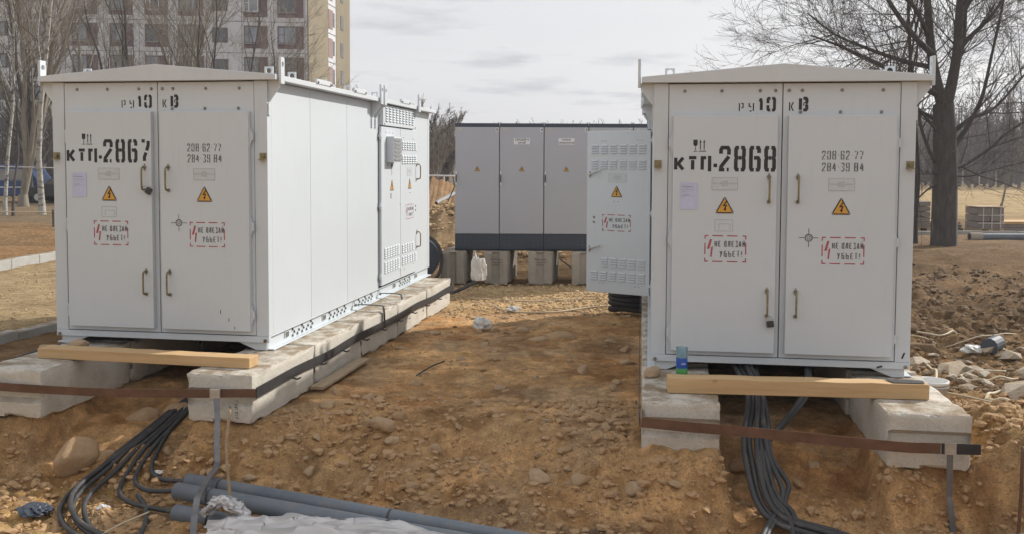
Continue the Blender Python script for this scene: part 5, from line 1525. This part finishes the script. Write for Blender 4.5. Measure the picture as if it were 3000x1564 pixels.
# facade bays: (x0, x1) of maroon panels and the window inside (offsets)
BAYS = [(-2.62, -.30, 0.06, 1.66), (-5.55, -3.48, .02, 1.27), (-11.2, -9.05, .08, 1.50), (-14.1, -12.1, .08, 1.25), (-17.1, -15.1, .08, 1.25), (-20.3, -18.1, .08, 1.3), (-24.3, -21.9, .1, 2.3), (-28.2, -25.6, .1, 2.4), (-32.2, -29.8, .1, 1.5)]
rb = random.Random(2)
for f in range(NF):
    z = ZB + f * FH
    for bi, (x0, x1, wa, wb) in enumerate(BAYS):
        log = bi in (6, 7)
        mb = MB(); mb.box(x0, -.02, z + .40, x1, .05, z + 2.42); mb.build('maroon_panel' if not log else 'loggia', M['maroon'] if not log else M['wframe'], bld)
        if log:
            mb = MB(); mb.box(x0, -.10, z + .30, x1, -.021, z + 1.15); mb.build('balcony_front', M['facade'], bld)
            z0, z1 = z + 1.2, z + 2.35
        else: z0, z1 = z + .88, z + 2.36
        wf = M['wframe_w'] if rb.random() < .22 else M['wframe']
        a, b = x0 + wa, x0 + wb
        mb = MB()
        t = .07
        mb.box(a, -.075, z0, b, -.021, z0 + t); mb.box(a, -.075, z1 - t, b, -.021, z1)
        mb.box(a, -.075, z0 + t, a + t, -.021, z1 - t); mb.box(b - t, -.075, z0 + t, b, -.021, z1 - t)
        xm = a + (b - a) * .32; mb.box(xm, -.075, z0 + t, xm + t, -.021, z1 - t)
        mb.box(a + t, -.072, z0 + (z1 - z0) * .52, xm, -.021, z0 + (z1 - z0) * .52 + .05)
        w_ = mb.build('window', wf, bld)
        mb = MB(); mb.box(a + t, -.045, z0 + t, b - t, -.022, z1 - t); mb.build('pane', M['pane'] if rb.random() < .75 else M['pane_dark'], w_)
        if not log:
            mb = MB(); mb.box(a - .08, -.15, z0 - .09, b + .06, -.021, z0 - .005); mb.build('sill', M['sill'], w_)
    # stair windows
    mb = MB(); mb.box(-8.3, -.05, z + .9, -6.95, -.005, z + 2.2); w_ = mb.build('window', M['wframe'], bld)
    mb = MB(); mb.box(-8.15, -.062, z + 1.02, -7.1, -.051, z + 2.08); mb.build('pane', M['pane_dark'], w_)
    mb = MB(); mb.box(-LEN, -.012, z - .025, -.05, -.003, z + .025); mb.build('panel_seam', M['seam'], bld)
for x in (-.22, -2.95, -5.75, -8.85, -11.6, -14.6, -17.6, -20.9):
    mb = MB(); mb.box(x, -.013, -2, x + .04, -.004, HT); mb.build('panel_seam', M['seam'], bld)
mb = MB(); mb.box(-40, -1.9, -1.0, -24, -.25, 2.3); en = mb.build('entrance_canopy', M['facade'], bld)
for x in (-38, -34.5, -31, -27.5):
    mb = MB(); mb.box(x, -1.93, .0, x + 2.0, -1.905, 1.8); mb.build('entrance_door', M['pane_dark'], en)

# ------------------------------------------------------------------ bare trees
def bare_tree(name, label, base, H, r0, seed, mats, group=None, fork=None, spread=.75, dens=1.0, lean=(0, 0), twig_r=.006, birch=False, first=.28, limbs=None, levels=4):
    rng = random.Random(seed)
    T = thing(name, label, 'tree', base, 0, group)
    mt, mc = MB(), MB()
    def seg(mb, pts, rad, n): mb.tube(pts, rad, n, cap=False)
    def wander(p, d, length, r, steps, up, wob):
        pts = [p.copy()]; rad = [r]; d = d.normalized(); st = length / steps
        for i in range(steps):
            d = (d + Vector((rng.uniform(-wob, wob), rng.uniform(-wob, wob), rng.uniform(-wob, wob) + up))).normalized()
            p = p + d * st; pts.append(p.copy()); rad.append(max(r * (1 - .82 * (i + 1) / steps), twig_r * .7))
        return pts, rad
    def branch(p, d, length, r, lv):
        steps = 6 if lv <= 1 else (4 if lv == 2 else 3)
        pts, rad = wander(p, d, length, r, steps, .05 if lv < 3 else .03, .16 if lv < 3 else .2)
        seg(mt if lv <= 1 else mc, pts, rad, 7 if lv == 0 else (5 if lv == 1 else 3))
        if lv >= levels: return
        n = {0: 11, 1: 8, 2: 6, 3: 4}[lv] * dens
        n = int(n) + (1 if rng.random() < n % 1 else 0)
        for k in range(n):
            t = rng.uniform(.22 if lv else first, 1.0)
            i = min(int(t * steps), steps - 1); f = t * steps - i
            q = pts[i].lerp(pts[i + 1], f); dd = (pts[i + 1] - pts[i]).normalized()
            az = rng.uniform(0, 6.283); perp = dd.orthogonal().normalized(); perp.rotate(Matrix.Rotation(az, 3, dd))
            a = rng.uniform(.5, 1.05) * spread
            nd = dd * math.cos(a) + perp * math.sin(a)
            rr_ = rad[i] * rng.uniform(.38, .6); ll = length * rng.uniform(.34, .58) * (1.15 - .55 * t if lv == 0 else 1)
            branch(q, nd, ll, max(rr_, twig_r), lv + 1)
    if limbs:
        for pts, rad, kids in limbs:
            P = spline(pts, 5); n = len(P); Rr = [rad[0] + (rad[1] - rad[0]) * i / (n - 1) for i in range(n)]
            seg(mt, P, Rr, 10 if rad[0] > .15 else 6)
            for k in range(int(kids * 1.0)):
                t = rng.uniform(.15, 1); i = min(int(t * (n - 1)), n - 2)
                dd = (P[i + 1] - P[i]).normalized(); perp = dd.orthogonal().normalized(); perp.rotate(Matrix.Rotation(rng.uniform(0, 6.283), 3, dd))
                a = rng.uniform(.5, 1.15); nd = dd * math.cos(a) + perp * math.sin(a)
                branch(P[i], nd, rng.uniform(1.3, 2.9), max(min(Rr[i] * .42, .022), .009), 2 if rng.random() < .75 else 1)
    else:
        d0 = Vector((lean[0], lean[1], 1))
        # root flare then main stem
        seg(mt, [Vector((0, 0, -.3)), Vector((0, 0, .15)), Vector((0, 0, .6))], [r0 * 1.7, r0 * 1.25, r0], 8)
        nst = fork or 1
        for k in range(nst):
            dd = d0 + Vector((rng.uniform(-.22, .22), rng.uniform(-.22, .22), 0)) * (0 if nst == 1 else 1)
            branch(Vector((0, 0, .4)), dd, H * rng.uniform(.9, 1.05), r0 * (1 if nst == 1 else .75), 0)
    mt.build('trunk', mats[0], T, smooth=True)
    mc.build('crown', mats[1], T)
    return T
# big dark tree beyond the open-door kiosk
bx_, by_ = 11.494, 24.9
P_ = lambda x, z, dy=0: (x - bx_, dy, z + .354)
limbs = [
 ([P_(11.49, -.75), P_(11.49, .3), P_(11.47, 1.6), P_(11.42, 2.7), P_(11.38, 3.35)], (.345, .265), 0),
 ([P_(11.36, 3.3), P_(11.16, 4.0), P_(11.05, 4.8, .1), P_(10.95, 5.8, .1), P_(10.85, 7.2, .2), P_(10.7, 9.5, .3)], (.155, .06), 14),
 ([P_(11.46, 3.3), P_(11.60, 4.0), P_(11.66, 4.8, -.1), P_(11.68, 5.8, -.1), P_(11.75, 7.4, -.2), P_(11.9, 10, -.3)], (.155, .06), 14),
 ([P_(11.63, 4.2), P_(11.95, 4.9, .3), P_(12.05, 5.6, .4), P_(12.1, 7.0, .5), P_(12.2, 9, .6)], (.11, .04), 12),
 ([P_(12.0, 5.0, .3), P_(12.5, 5.5, .2), P_(12.9, 6.1, .1), P_(13.3, 7.2, 0)], (.07, .025), 12),
 ([P_(11.1, 4.6), P_(10.5, 5.0, -.3), P_(9.9, 5.6, -.5), P_(9.3, 6.5, -.6), P_(8.9, 7.5, -.7)], (.09, .03), 14),
 ([P_(11.05, 4.3), P_(10.4, 4.55, .5), P_(9.6, 4.9, .8), P_(8.8, 5.3, 1.0), P_(8.1, 5.9, 1.2)], (.08, .022), 15),
 ([P_(11.2, 3.6), P_(10.6, 3.75, -.5), P_(9.9, 4.0, -.9), P_(9.0, 4.35, -1.2), P_(8.0, 4.7, -1.5), P_(7.3, 4.9, -1.7)], (.085, .018), 16),
 ([P_(10.9, 5.2), P_(10.3, 5.9, -.4), P_(9.5, 6.4, -.6), P_(8.6, 6.9, -.9), P_(7.7, 7.1, -1.0)], (.07, .02), 14),
 ([P_(11.3, 2.9), P_(10.9, 3.15, .3), P_(10.45, 3.4, .5), P_(9.7, 3.55, .7), P_(8.9, 3.9, 1.0)], (.07, .018), 12),
 ([P_(11.28, 2.55), P_(10.95, 2.85, -.2), P_(10.6, 3.2, -.3), P_(10.2, 3.75, -.4)], (.05, .018), 8),
 ([P_(11.25, 1.75), P_(11.0, 2.05, -.15), P_(10.7, 2.65, -.3), P_(10.55, 3.3, -.3), P_(10.4, 4.3, -.3)], (.06, .022), 8),
 ([P_(11.65, 2.6), P_(12.0, 2.95, -.2), P_(12.35, 3.1, -.3), P_(12.7, 3.35, -.3), P_(13.2, 4.0, -.4), P_(14.0, 5.0, -.5)], (.065, .02), 14),
 ([P_(11.63, 2.1), P_(11.9, 2.4, .2), P_(12.25, 2.9, .3), P_(12.55, 3.6, .3), P_(12.8, 4.6, .4), P_(13.1, 6.2, .4)], (.085, .03), 14),
 ([P_(11.6, 1.6), P_(12.2, 1.8, .3), P_(12.9, 2.2, .5), P_(13.5, 2.65, .7), P_(14.6, 3.3, .9)], (.06, .022), 12),
 ([P_(11.6, 1.45), P_(12.0, 1.45, -.3), P_(12.4, 1.6, -.5), P_(12.9, 1.75, -.7)], (.028, .010), 5),
 ([P_(11.3, 1.25), P_(10.9, 1.1, -.3), P_(10.5, .8, -.5), P_(10.1, .4, -.6)], (.028, .012), 3),
 ([P_(11.3, 1.5), P_(10.9, 1.5, -.3), P_(10.4, 1.55, -.6)], (.03, .012), 4),
 ([P_(11.66, 1.3), P_(11.95, 1.6, .5), P_(12.4, 1.75, .9)], (.03, .012), 6),
 ([P_(11.68, 5.5), P_(12.4, 6.4, .4), P_(13.4, 7.2, .6), P_(14.6, 7.8, .8)], (.07, .02), 14),
]
bare_tree('bare_tree', 'big dark bare tree with forked trunk behind the open-door kiosk', (bx_, by_, -.354), 10, .4, 77, (M['bark_dark'], M['twig']), limbs=limbs, twig_r=.0045, levels=4, dens=.9, spread=.8)
def tz(x, y): return gz(x, y) - .05
def plant_tree(label, x, y, H, r0, seed, mats, **kw):
    bare_tree('bare_tree', label, (x, y, tz(x, y)), H, r0, seed, mats, **kw)
DK, GY_ = (M['bark_dark'], M['twig']), (M['bark_grey'], M['twig_grey'])
plant_tree('slim dark tree trunk leaning beside the big forked tree', 11.0, 25.6, 9, .085, 5, DK, lean=(-.06, 0), dens=.6, first=.4, twig_r=.008)
plant_tree('thin bare tree standing beside the paver stacks', 11.3, 26.4, 7, .07, 6, DK, lean=(-.10, 0), dens=.5, first=.45, twig_r=.008)
plant_tree('young bare tree growing on the straw meadow beyond the pipe', 18.2, 48, 8, .20, 8, GY_, dens=.8, first=.3, twig_r=.010)
plant_tree('slender pale sapling standing right behind the strapped pallet', 20.6, 39.5, 7.0, .045, 9, (M['bark_grey'], M['twig_grey']), dens=.8, first=.25, twig_r=.008, spread=.6)
plant_tree('bare tree at the wood edge with a dark bent trunk', 22.5, 56, 11, .22, 10, DK, dens=.7, twig_r=.012, lean=(.08, 0))
# trees before the apartment block
spots = [(-22.9, 50, 13, .20, 31, 2), (-21.3, 51, 12, .17, 32, 3), (-17.6, 50, 12, .17, 33, 2), (-15.4, 50, 11, .15, 34, 3), (-19.4, 54, 12, .15, 37, 3), (-24.6, 48, 13, .18, 38, 3), (-26.2, 52, 13, .16, 41, 2), (-13.6, 53, 9, .12, 42, 3)]
for x, y, H, r0, sd, fk in spots:
    dk_ = sd % 2 == 0
    plant_tree('%s bare tree with %s upright stems before the apartment block' % ('dark' if dk_ else 'grey green', {2: 'two', 3: 'three'}[fk]), x, y, H, r0, sd, (M['bark_grey'], M['twig_grey']) if not dk_ else (M['bark_dark'], M['twig_grey']), fork=fk, spread=.55, dens=.74, twig_r=.0075, first=.10, group='bare trees before the apartment block', lean=(.03 * math.sin(sd), 0))
plant_tree('white barked birch leaning slightly at the far left of the park', -18.1, 36.1, 12, .12, 51, (M['birch'], M['twig_grey']), lean=(-.11, 0), dens=.7, first=.3, twig_r=.008)
plant_tree('slim white birch with bright bark beside the rope', -19.25, 35.6, 11, .075, 52, (M['birch'], M['twig_grey']), dens=.7, first=.35, twig_r=.008, lean=(.01, 0))
plant_tree('thin dark sapling standing between the birches', -18.63, 35.0, 6, .05, 53, DK, dens=.6, first=.35, twig_r=.007, lean=(-.05, 0))
plant_tree('cluster of dark stems with a grey bark before the blue van', -22.2, 42.6, 11, .20, 54, GY_, fork=4, dens=.6, first=.3, twig_r=.010, spread=.5)
# shrubs by the end wall and the thicket between the kiosk and the cabinets
for x, y, H, sd in ((-12.3, 60, 4.2, 61), (-11.6, 62, 4.6, 62), (-12.8, 64, 4.4, 63), (-10.6, 60, 3.8, 64), (-11.4, 66, 4.8, 65)):
    plant_tree('small bare tree before the ochre end wall', x, y, H, .07, sd, GY_, fork=3, spread=.45, dens=.8, twig_r=.010, first=.1, group='small trees before the end wall')
for x, y, H, sd in ((-5.55, 66, 4.6, 71), (-5.15, 64, 3.4, 72), (-4.75, 68, 3.2, 73), (-5.9, 70, 4.4, 74), (-5.2, 75, 3.9, 75), (-4.7, 76, 3.0, 76)):
    plant_tree('bare %s tree of the thicket between the closed kiosk and the cabinets' % ('dark' if sd % 2 else 'greyish'), x, y, H, .08, sd, DK if sd % 2 else GY_, fork=3, spread=.42, dens=.85, twig_r=.011, first=.08, group='thicket behind the yard')

# far wood: one mass nobody could count
def far_wood(name, label, n, fn, seed, hmin, hmax, tw):
    r = np.random.RandomState(seed); V = []; F = []
    XY = fn(r, n)
    hz = ground_h(XY[:, 0], XY[:, 1])
    for (x, y), z in zip(XY, hz):
        H = r.uniform(hmin, hmax); sc = y / 100.0
        def stick(p, q, w):
            o = len(V); d = np.array([w, 0, 0]); e = np.array([0, w, 0])
            V.extend([p - d, p + d, p + e, q]); F.extend([(o, o + 1, o + 3), (o + 1, o + 2, o + 3), (o + 2, o, o + 3)])
        p = np.array([x, y, z - .3]); lean = r.uniform(-.06, .06, 2) * H
        top = p + np.array([lean[0], lean[1], H])
        stick(p, top, .10 * (1 + .4 * sc))
        for k in range(tw):
            t = r.uniform(.15, .95); q = p + (top - p) * t
            a = r.uniform(0, 6.28); l = H * (1 - t * .7) * r.uniform(.16, .36)
            q2 = q + np.array([math.cos(a) * l * .7, math.sin(a) * l * .7, l * r.uniform(.5, 1.1)])
            stick(q, q2, .028 * (1 + sc))
            for m_ in range(2):
                q3 = q + (q2 - q) * r.uniform(.3, .8); a2 = r.uniform(0, 6.28); l2 = l * .5
                stick(q3, q3 + np.array([math.cos(a2) * l2 * .6, math.sin(a2) * l2 * .6, l2 * r.uniform(.3, 1)]), .018 * (1 + sc))
    me_ = bpy.data.meshes.new(name); me_.from_pydata([tuple(v) for v in V], [], F); me_.materials.append(M['far_twig'])
    return tag(link(name, me_), label, 'wood', kind='stuff')
def f_r(r, n):
    y = 78 + 130 * r.uniform(0, 1, n) ** 1.3; x = y * r.uniform(.36, .68, n)
    return np.stack([x, y], 1)
far_wood('far_wood', 'grey brown leafless wood beyond the straw meadow', 620, f_r, 5, 6, 10, 16)
def f_h(r, n):
    y = r.uniform(210, 420, n); x = y * r.uniform(-.22, .75, n)
    return np.stack([x, y], 1)
far_wood('hillside_wood', 'hazy leafless wood covering the distant hillside', 900, f_h, 6, 6, 10, 8)
def f_c(r, n):
    y = r.uniform(78, 120, n); x = y * r.uniform(-.16, -.068, n)
    return np.stack([x, y], 1)
far_wood('thicket_wood', 'dense leafless thicket far behind the grey cabinets', 200, f_c, 7, 3, 5, 14)
def f_l(r, n):
    y = r.uniform(56, 76, n); x = y * r.uniform(-.64, -.47, n)
    return np.stack([x, y], 1)
far_wood('park_undergrowth', 'tangle of leafless undergrowth at the foot of the apartment block', 150, f_l, 8, 4, 9, 18)

# ------------------------------------------------------------------ kerbs, tracks, pallets, fences, cars
KS = None
def kerb_line(a, b, label, grp, n, h=.16, w=.15):
    a, b = Vector(a), Vector(b); d = (b - a); l = d.length / n; yaw = math.atan2(d.y, d.x)
    mb = MB(); mb.box(0.006, -w / 2, 0, l - .006, w / 2, .30); m_ = mb.mesh('kerbstone', M['kerb'], .015, 2)
    for k in range(n):
        p = a + d * (k / n)
        o = link('kerbstone', m_, None, (p.x, p.y, gz(p.x, p.y) + h - .30), (0, 0, yaw))
        tag(o, label, 'kerb', grp)
kerb_line((-10.25, 12.5), (-9.55, 27.5), 'grey kerbstone along the far edge of the sandy track', 'kerbstones along the far edge of the track', 15, .20)
kerb_line((-6.55, 8.6), (-5.6, 12.9), 'dusty kerbstone along the near edge of the sandy track by the closed kiosk', 'kerbstones by the closed kiosk', 5, .10)
kerb_line((-6.0, 34.6), (4.5, 35.6), 'pale kerbstone beyond the dark earth mound', 'kerbstones beyond the mound', 10, .22)
kerb_line((11.5, 29.0), (21.0, 29.3), 'grey kerbstone behind the dark tree and the pallets', 'kerbstones behind the pallets', 9, .10)
def pallet(label, x, y, w, h, d, rows, cols, strap=True):
    t = thing('paver_pallet', label, 'pallet', (x, y, gz(x, y)), 0, None)
    mb = MB(); mb.box(-w / 2, 0, .10, w / 2, d, .13)
    for xx in (-w / 2, -.06, w / 2 - .12): mb.box(xx, .0, .0, xx + .12, d, .099)
    mb.build('pallet_base', M['wood_old'], t)
    rh = (h - .13) / rows
    for j in range(rows):
        for i in range(cols):
            mb = MB(); mb.box(-w / 2 + w * i / cols + .008, .01 + .02 * ((i + j) % 2), .135 + j * rh, -w / 2 + w * (i + 1) / cols - .008, d, .135 + (j + 1) * rh - .018)
            mb.build('paver_layer', M['paver'], t, .01, 1)
    if strap:
        mb = MB()
        for xx in (-w * .33, .0, w * .33): mb.box(xx, -.004, .13, xx + .03, .004, h + .008)
        for zz in (h * .36, h * .68): mb.box(-w / 2 - .005, -.006, zz, w / 2 + .005, .003, zz + .03)
        mb.build('strap', M['strap'], t)
        mb = MB(); mb.box(-w / 2 - .01, -.01, h + .004, w / 2 + .01, d, h + .03); mb.build('cover_board', M['wood_old'], t)
pallet('strapped pallet of brown pavers with a board on top', 15.2, 29.7, .83, .80, .9, 3, 2)
pallet('tall grey stack of pavers standing behind the big forked tree', 13.2, 30.4, .78, .98, .9, 5, 1, False)
pallet('grey stack of pavers with white strips beside the open-door kiosk', 12.0, 30.2, .80, .92, .9, 4, 1, False)
def boards(label, x0, x1, y, z, h):
    t = thing('board_stack', label, 'boards', ((x0 + x1) / 2, y, gz((x0 + x1) / 2, y)))
    w = (x1 - x0) / 2
    for j in range(3):
        mb = MB(); mb.box(-w + .04 * j, 0, .02 + j * .10, w - .05 * j, 1.1, .02 + j * .10 + .09); mb.build('board', M['wood'] if j == 2 else M['paver'], t, .006, 1)
boards('flat stack of boards between the paver stack and the strapped pallet', 13.7, 14.75, 30.6, 0, .3)
boards('flat stack of boards right of the strapped pallet', 15.7, 18.4, 30.6, 0, .3)
pt = thing('steel_pipe', 'long grey blue steel pipe lying on the ground before the pallets', 'pipe', (13.1, 26.8, gz(13.1, 26.8) + .09), .03)
mb = MB(); mb.tube([(0.35, 0, 0), (5.5, 0, 0)], .11, 16); mb.build('tube', M['grey_pipe'], pt, smooth=False)
mb = MB(); mb.tube([(0, 0, 0), (.34, 0, 0)], .13, 16); mb.build('socket', M['concrete_grey'], pt)
mb = MB(); mb.tube([(-.004, 0, 0), (.002, 0, 0)], .095, 14); mb.build('bore', M['black'], pt)
sp_ = thing('steel_pipe', 'pale steel pipe sticking out of the red earth bank', 'pipe', (-2.9, 36.0, .05))
mb = MB(); mb.tube([(0, 0, .12), (1.15, 1.2, .72)], .085, 12); mb.build('tube', M['zinc'], sp_)
mb = MB(); mb.tube([(-.01, -.012, .115), (.0, .0, .1195)], .068, 12); mb.build('bore', M['black'], sp_)
rod('thin pole leaning across the earth bank', [(-2.3, 37, 1.0), (-1.4, 37, .55), (-.6, 37, .2)], .03, 'wood_old', 'pole', 'pole')
rod('brown pole stuck slanting into the dark earth mound', [(-1.75, 22.2, .35), (-1.45, 22.4, 1.0), (-1.15, 22.6, 1.75)], .014, 'bark_dark', 'pole', 'pole')
rod('old pole leaning between the blocks under the grey cabinets', [(.95, 18.6, -.15), (1.12, 18.3, -.25), (1.34, 18.0, -.4)], .016, 'bark_dark', 'pole', 'pole')
# barrier far behind and ropes in the park
fb = thing('pole_fence', 'white rail fence in front of the thicket', 'fence', (-5.2, 58, gz(-5.2, 58)))
mb = MB(); mb.tube([(-2.5, 0, 1.35), (3.2, 0, 1.30)], .05, 8); mb.build('rail', M['wframe_w'], fb)
for x in (-2.2, -.6, 1.0, 2.6):
    mb = MB(); mb.tube([(x, 0, -.1), (x, 0, 1.36)], .05, 8); mb.build('post', M['wframe_w'], fb)
cable('thin white rope strung between the birches at chest height', [(-21.5, 36.2, 1.55), (-19.6, 36, 1.50), (-17.6, 36, 1.46), (-15.5, 36, 1.44)], .022, mat='strap', name='rope', cat='rope')
cable('cream rope strung low before the park', [(-16.5, 27, gz(-15, 27) + .42), (-14.7, 27, gz(-14.7, 27) + .36), (-13.2, 27, gz(-13.2, 27) + .42), (-11.5, 27, gz(-11.5, 27) + .5)], .016, mat='cord', name='rope', cat='rope')
rod('short post holding the low cream rope', [(-13.22, 27, gz(-13.2, 27) - .1), (-13.22, 27, gz(-13.2, 27) + .5)], .03, 'bark_dark', 'rope_post', 'post')
crumple('cloth', 'dark blue crumpled cloth lying in the pit beside the cable loop', (-3.44, 6.70, -.75), (.12, .10, .035), 27, M['dark_cab'], 'cloth')
crumple('paper_scrap', 'white paper scrap on the pit floor inside the cable loop', (-2.98, 6.75, -.755), (.05, .03, .018), 29, M['bag'], 'litter')
crumple('paper_scrap', 'white paper scrap beside the bend of the cables entering the pipes', (-2.76, 7.25, -.66), (.04, .025, .018), 31, M['bag'], 'litter')
crumple('plastic_scrap', 'white scrap of cloth lying at the foot of the birch', (-19.2, 34.0, gz(-19.2, 34) + .06), (.5, .3, .10), 23, M['bag'], 'litter')
cable('black hose lying over stones by the left foot of the closed kiosk', [(-4.35, 9.3, -.02), (-4.55, 9.0, -.06), (-4.75, 8.7, -.12), (-4.95, 8.3, -.22), (-5.1, 7.9, -.3)], .022, name='hose', cat='hose')

def car(name, label, x, y, yaw, prof, glassw, L_, Wd, mat, wheels, rz=.32, cat='car'):
    t = thing(name, label, cat, (x, y, gz(x, y)), yaw)
    mb = MB(); mb.prism(prof, -Wd / 2, Wd / 2, 'y'); mb.build('body', mat, t, .06, 3)
    for pts in glassw:
        for sy in (-1, 1):
            mb = MB(); mb.prism(pts, sy * (Wd / 2 - .01), sy * (Wd / 2 + .012), 'y'); mb.build('window', M['pane_dark'] if cat == 'car' else M['pane'], t)
    for wx in wheels:
        for sy in (-1, 1):
            mb = MB(); mb.tube([(wx, sy * (Wd / 2 - .20), rz), (wx, sy * (Wd / 2 + .02), rz)], rz, 18); w_ = mb.build('wheel', M['tyre'], t)
            mb = MB(); mb.tube([(wx, sy * (Wd / 2 + .0205), rz), (wx, sy * (Wd / 2 + .035), rz)], rz * .58, 14); mb.build('rim', M['zinc'], w_)
    for sy in (-1, 1):
        mb = MB(); mb.box(L_ / 2 - .03, sy * (Wd / 2 - .35), .62, L_ / 2 + .015, sy * (Wd / 2 - .12), .76); mb.build('headlight', M['label_white'], t)
        mb = MB(); mb.box(-L_ / 2 - .015, sy * (Wd / 2 - .3), .7, -L_ / 2 + .03, sy * (Wd / 2 - .1), .95); mb.build('tail_light', M['print_red'], t)
    mb = MB(); mb.box(-L_ / 2 - .05, -Wd / 2 + .05, .36, -L_ / 2 + .02, Wd / 2 - .05, .52); mb.box(L_ / 2 - .02, -Wd / 2 + .05, .36, L_ / 2 + .05, Wd / 2 - .05, .52); mb.build('bumper', M['black'], t)
    mb = MB(); mb.box(-L_ / 2 + .2, -Wd / 2 - .012, .78, L_ / 2 - .2, -Wd / 2 - .002, .84); mb.build('trim_strip', M['wframe_w'] if cat == 'van' else M['black'], t)
car('parked_van', 'blue van parked behind the tree trunks', -26.6, 49.5, 0.05, [(-2.4, .35), (2.4, .35), (2.42, 1.0), (1.95, 1.15), (1.35, 1.95), (-2.35, 1.98), (-2.42, 1.0)],
    [[(-2.1, 1.15), (-.9, 1.15), (-.9, 1.75), (-2.1, 1.75)], [(-.7, 1.15), (.4, 1.15), (.4, 1.75), (-.7, 1.75)], [(.55, 1.15), (1.6, 1.15), (1.2, 1.75), (.55, 1.75)]], 4.8, 1.9, M['car_blue'], (-1.5, 1.5), .34, 'van')
car('parked_car', 'dark saloon car parked next to the blue van', -22.6, 48.2, math.pi + .05, [(-2.2, .30), (2.2, .30), (2.22, .72), (1.1, .92), (.55, 1.38), (-1.0, 1.40), (-1.75, .98), (-2.22, .92)],
    [[(-1.35, .95), (-.25, .95), (-.25, 1.30), (-.95, 1.30)], [(-.15, .95), (.95, .95), (.5, 1.30), (-.15, 1.30)]], 4.4, 1.7, M['car_dark'], (-1.35, 1.35), .31)

# ------------------------------------------------------------------ haze over the distance
mb = MB(); mb.box(-1950, -450, -3.0, 1950, 3400, 42.0)
hz_m = bpy.data.materials.new('haze'); hz_m.use_nodes = True
hn = hz_m.node_tree.nodes; hn.clear()
ho = hn.new('ShaderNodeOutputMaterial'); hv = hn.new('ShaderNodeVolumePrincipled')
hv.inputs['Color'].default_value = (0.90, 0.93, 1.0, 1); hv.inputs['Density'].default_value = 0.0009; hv.inputs['Anisotropy'].default_value = 0.3
hz_m.node_tree.links.new(hv.outputs[0], ho.inputs['Volume'])
tag(mb.build('haze', hz_m), 'thin pale haze over the far wood', 'haze', kind='stuff')
